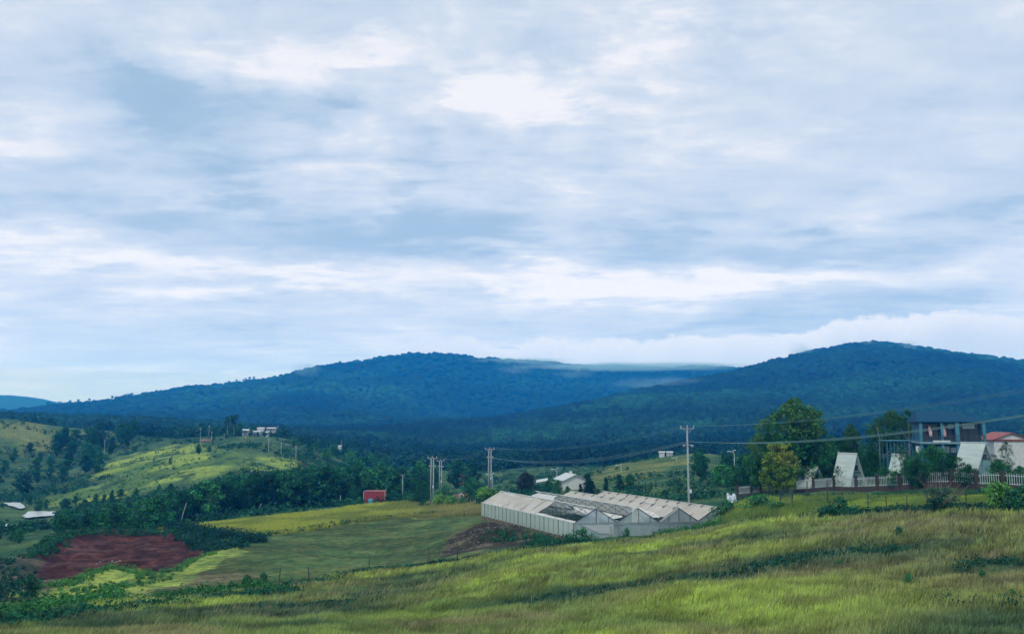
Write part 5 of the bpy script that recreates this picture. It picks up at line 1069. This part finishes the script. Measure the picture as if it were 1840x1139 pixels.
# blue two storey house
BLU = mat('blue_wall', (.035, .15, .23), .6, .15, 2, streak=(5, 5, .3)); BLUR = mat('blue_metal_roof', (.004, .060, .125), .95, .12, 1.5, streak=(6, .4, 1)); BLUC = mat('blue_column', (.06, .22, .32), .6, .1)
def blue_house():
    D = 130; a, _ = ray(1719, 800); s = D / F; x, y = XY(1719, D); fl = topz(794, 1719, D); ev = topz(757, 1719, D); rg = topz(736, 1719, D); gz_ = g(x, y)
    o = empty('blue_house', (x, y, fl), -a * .6); tag(o, 'blue grey house with hipped metal roof and glazed veranda among trees', 'house')
    X = lambda px: (px - 1719) * s * .80
    E = ev - fl; Rg = rg - fl; B = gz_ - fl - .5; d = 8.0; xl, xm, xr = X(1662), X(1727), X(1776)
    m = MB(); m.box(((xl + xr) / 2, d / 2 + .9, (E + B) / 2 - .02), (xr - xl - .4, d - 1.0, E - B)); m.build('wall', BLU, o)
    m = MB(); m.box(((xl + xr) / 2, d / 2 - .3, -.12), (xr - xl + .5, d + .8, .26)); m.build('balcony_slab', mat('slab_paint', (.18, .32, .38), .7, .1), o)
    # hipped roof
    x0, x1, y0, y1 = xl - .5, xr + .5, -.7, d + .6; ra, rb = X(1664), X(1726); ym = (y0 + y1) / 2
    m = MB(); m.add([(x0, y0, E), (x1, y0, E), (x1, y1, E), (x0, y1, E), (ra, ym, Rg), (rb, ym, Rg), (x0, y0, E - .12), (x1, y0, E - .12), (x1, y1, E - .12), (x0, y1, E - .12)], [(0, 1, 5, 4), (1, 2, 5), (2, 3, 4, 5), (3, 0, 4), (0, 6, 7, 1), (1, 7, 8, 2), (2, 8, 9, 3), (3, 9, 6, 0), (6, 9, 8, 7)]); m.build('roof', BLUR, o)
    for px, w_ in ((1662, .35), (1700, .3), (1727, .48), (1774, .36)): MB().box((X(px), -.35, E / 2 - .07), (w_, w_, E - .1)).build('column', BLUC, o)
    for px, w_ in ((1662, .3), (1700, .3), (1727, .4), (1774, .3)): MB().box((X(px), -.35, B / 2 - .15), (w_, w_, -B - .2)).build('column', BLUC, o)
    for px, w_ in ((1672, 1.0), (1684, .7), (1693, .7), (1710, .8), (1719.5, .95), (1734, .8), (1745, .95), (1755.5, 1.1), (1767, .7)):
        f = MB().box((X(px), .86, E * .47), (w_ + .1, .06, E * .84)).build('window', BLUC, o); MB().box((X(px), .80, E * .47), (w_ - .02, .05, E * .78)).build('pane', GLASS, f)
        if px in (1719.5, 1745, 1755.5): MB().box((X(px), .74, E * .78), (w_ * .75, .04, E * .26)).build('blind', WHITEP, f)
    CUR = mat('pinkish_curtain', (.62, .42, .45), .9, .15, 3)
    for px in (1678, 1703):
        m = MB(); vs = []
        for j in range(9):
            for i in range(5): vs.append((X(px) + (i - 2) * (.05 + .05 * math.sin(j / 8 * 2.6)) + j * .025, -.1 + .05 * math.sin(i * 1.7 + j), E * .78 - j * .18))
        m.add(vs, [(j * 5 + i, j * 5 + i + 1, (j + 1) * 5 + i + 1, (j + 1) * 5 + i) for j in range(8) for i in range(4)]); c = m.build('curtain', CUR, o)
    m = MB(); m.bar((xl, -.62, .85), (xr, -.62, .85), .05); m.bar((xl, -.62, .12), (xr, -.62, .12), .04)
    for i in range(44): q = xl + (xr - xl) * i / 43; m.bar((q, -.62, .05), (q, -.62, .85), .025)
    m.build('railing', DARKS, o); MB().box(((X(1682) + X(1713)) / 2, -.72, .10), (X(1713) - X(1682), .06, .22)).build('parapet', WHITEP, o)
    for px in (1656.5, 1662, 1695, 1700, 1706, 1712):
        f = MB().box((X(px) , .88, -1.05), (.36, .07, .9)).build('window', WHITEP, o)
    MB().box((X(1722), .87, -1.1), (.7, .07, .7)).build('window', WHITEP, o)
blue_house()
def steel_deck():
    D = 136; x, y = XY(1628, D); fl = topz(791, 1628, D); b = g(x, y) - fl; o = empty('steel_deck', (x, y, fl), -.1); tag(o, 'open deck on thin dark steel posts left of the blue house', 'deck')
    MB().box((0, 1.5, -.06), (4.8, 4, .12)).build('platform', BLUC, o)
    for i in range(10):
        for yy in (-.3, 3.2): MB().bar((-2.3 + i * .5, yy, b - .3), (-2.3 + i * .5, yy, -.06), .09).build('post', BLUC, o)
    m = MB(); m.bar((-.2, -.35, -.1), (2.2, -.35, -2.4), .07); m.bar((-2.3, -.35, -1.2), (2.3, -.35, -1.2), .05); m.build('brace', BLUC, o)
    m = MB(); m.bar((-2.4, -.4, 1), (2.4, -.4, 1), .04); [m.bar((-2.4 + i * .48, -.4, 0), (-2.4 + i * .48, -.4, 1), .04) for i in range(11)]; m.build('railing', DARKS, o)
steel_deck()
# ring beside the track
def ring():
    x, y, z = at(829, 186); o = empty('ring', (x, y, z)); tag(o, 'white ring on a short stake beside the dirt track', 'ring'); m = MB(); n = 20
    m.tube([(.42 * math.cos(2 * math.pi * i / n), 0, 1.35 + .48 * math.sin(2 * math.pi * i / n)) for i in range(n + 1)], .07, 6, cap=False); m.build('hoop', WHITEP, o); MB().bar((0, 0, -.3), (0, 0, .88), .08).build('stake', WOODP, o)
ring()
# litter of cut weeds and plastic by the greenhouse corner, stones on the heap
STN = mat('pale_rubble', (.22, .20, .17), .9, .3, 4)
def rubble(name, px, D, n, sp, sz, label, m_=STN):
    x, y, z = at(px, D); m = MB(); r = random.Random(n)
    for i in range(n):
        dx, dy = r.gauss(0, sp), r.gauss(0, sp * .7); s = r.uniform(*sz); q = Matrix.Rotation(r.uniform(0, 3), 3, Vector((r.random(), r.random(), r.random()))); m.box((dx, dy, g(x + dx, y + dy) - z + s * .1), (s, s * r.uniform(.5, 1), s * r.uniform(.3, .7)), M=q)
    tag(m.build(name, m_, loc=(x, y, z)), label, 'rubble', kind='stuff')
rubble('rubble', 1062, 91, 26, .7, (.08, .35), 'scraps of white plastic on the grass before the greenhouse corner', WHITEP); rubble('rubble', 880, 118, 60, 2.6, (.06, .2), 'pale stones scattered on the dark soil heap'); rubble('rubble', 840, 114, 50, 3.0, (.06, .16), 'small stones at the foot of the dark soil heap'); rubble('rubble', 200, 132, 18, 1.3, (.1, .28), 'pale stones lying on the red earth pad')

# ------------------------------------------------------------------ haze: the blue air over the valley
def haze():
    m = MB(); zlo = float(V[:, 2].min()) - 1.0; zhi = HTOP + CAMZ; m.box((0, 0, (zlo + zhi) / 2), (9960, 9960, zhi - zlo))
    hm = bpy.data.materials.new('haze'); hm.use_nodes = True; n = NT(hm.node_tree); n.n.clear(); out = n.new('ShaderNodeOutputMaterial')
    p = n.new('ShaderNodeVolumePrincipled'); p.inputs['Color'].default_value = (*HCOL, 1); p.inputs['Absorption Color'].default_value = (1, 1, 1, 1)
    p.inputs['Density'].default_value = HAZE; p.inputs['Density Attribute'].default_value = ''; p.inputs['Anisotropy'].default_value = 0.0
    n.l.new(p.outputs[0], out.inputs['Volume']); hm.cycles.homogeneous_volume = True; scene.cycles.volume_bounces = 4
    o = m.build('haze', hm); tag(o, 'blue haze over the valley', 'haze', kind='stuff')
haze()

# ------------------------------------------------------------------ mist hanging on the ridges
def mist(px, py, D, sx, sy, sz, dens, label, scale=3.0, thr=.42, squash=2.0):
    a, t = ray(px, py); z = CAMZ + float(t) * D; z = min(z, CAMZ + HTOP - sz - 3)
    me = bpy.data.meshes.new('mist'); v = IV.copy() * 1.08; me.from_pydata([tuple(q * np.array((sx, sy, sz))) for q in v], [], [tuple(int(i) for i in f) for f in IF])
    m_ = bpy.data.materials.new('mist'); m_.use_nodes = True; n = NT(m_.node_tree); n.n.clear(); out = n.new('ShaderNodeOutputMaterial')
    p = n.vm('MULTIPLY', n.new('ShaderNodeTexCoord').outputs['Object'], (1 / sx, 1 / sy, 1 / sz)); r = n.vm('LENGTH', p)
    ns = n.noise(n.vm('MULTIPLY', p, (scale, scale, scale / squash)), 1.0, 5, .6, .4); px_ = n.sep(p)
    e = n.m('SUBTRACT', n.m('ADD', 1.0, n.m('MULTIPLY', n.m('SUBTRACT', ns, .5), 1.3)), r)
    d = n.m('MULTIPLY', n.ss(e, .0, .55), n.ss(ns, thr - .12, thr + .16)); d = n.m('MULTIPLY', d, dens)
    sc_ = n.new('ShaderNodeVolumePrincipled'); sc_.inputs['Color'].default_value = (.48, .80, 1, 1); sc_.inputs['Density Attribute'].default_value = ''; n.put(sc_.inputs['Density'], d); n.l.new(sc_.outputs[0], out.inputs['Volume'])
    me.materials.append(m_); o = link('mist', me, None, (D * math.sin(a), D * math.cos(a), z), -float(a)); tag(o, label, 'mist', kind='stuff')
mist(1085, 660, 2740, 520, 150, 15, .014, 'bank of low cloud hiding the crest between the two peaks', 2.4, .30, 3.0)
mist(900, 650, 2700, 260, 130, 12, .010, 'thin end of the low cloud bank trailing over the left peak', 2.6, .38, 3.0)
for q_ in ((1440, 640, 1850, 30, 40, 34, .012, 'wisp of mist rising on the left shoulder of the right peak'), (1560, 626, 1950, 26, 40, 20, .011, 'small puff of mist below the top of the right peak'), (1632, 622, 1950, 22, 40, 16, .009, 'faint puff of mist right of the summit of the right peak'), (1803, 672, 1750, 20, 40, 18, .012, 'faint puff of mist on the far right slope'),
           (1190, 690, 1560, 110, 60, 16, .005, 'thin mist lying along the spur below the cloud bank'), (548, 664, 2350, 50, 60, 24, .005, 'pale streak of mist on the left crest'), (925, 664, 2400, 60, 60, 14, .004, 'short streak of mist under the cloud bank, left one'), (1032, 672, 2400, 70, 60, 13, .004, 'short streak of mist under the cloud bank, right one')): mist(*q_)
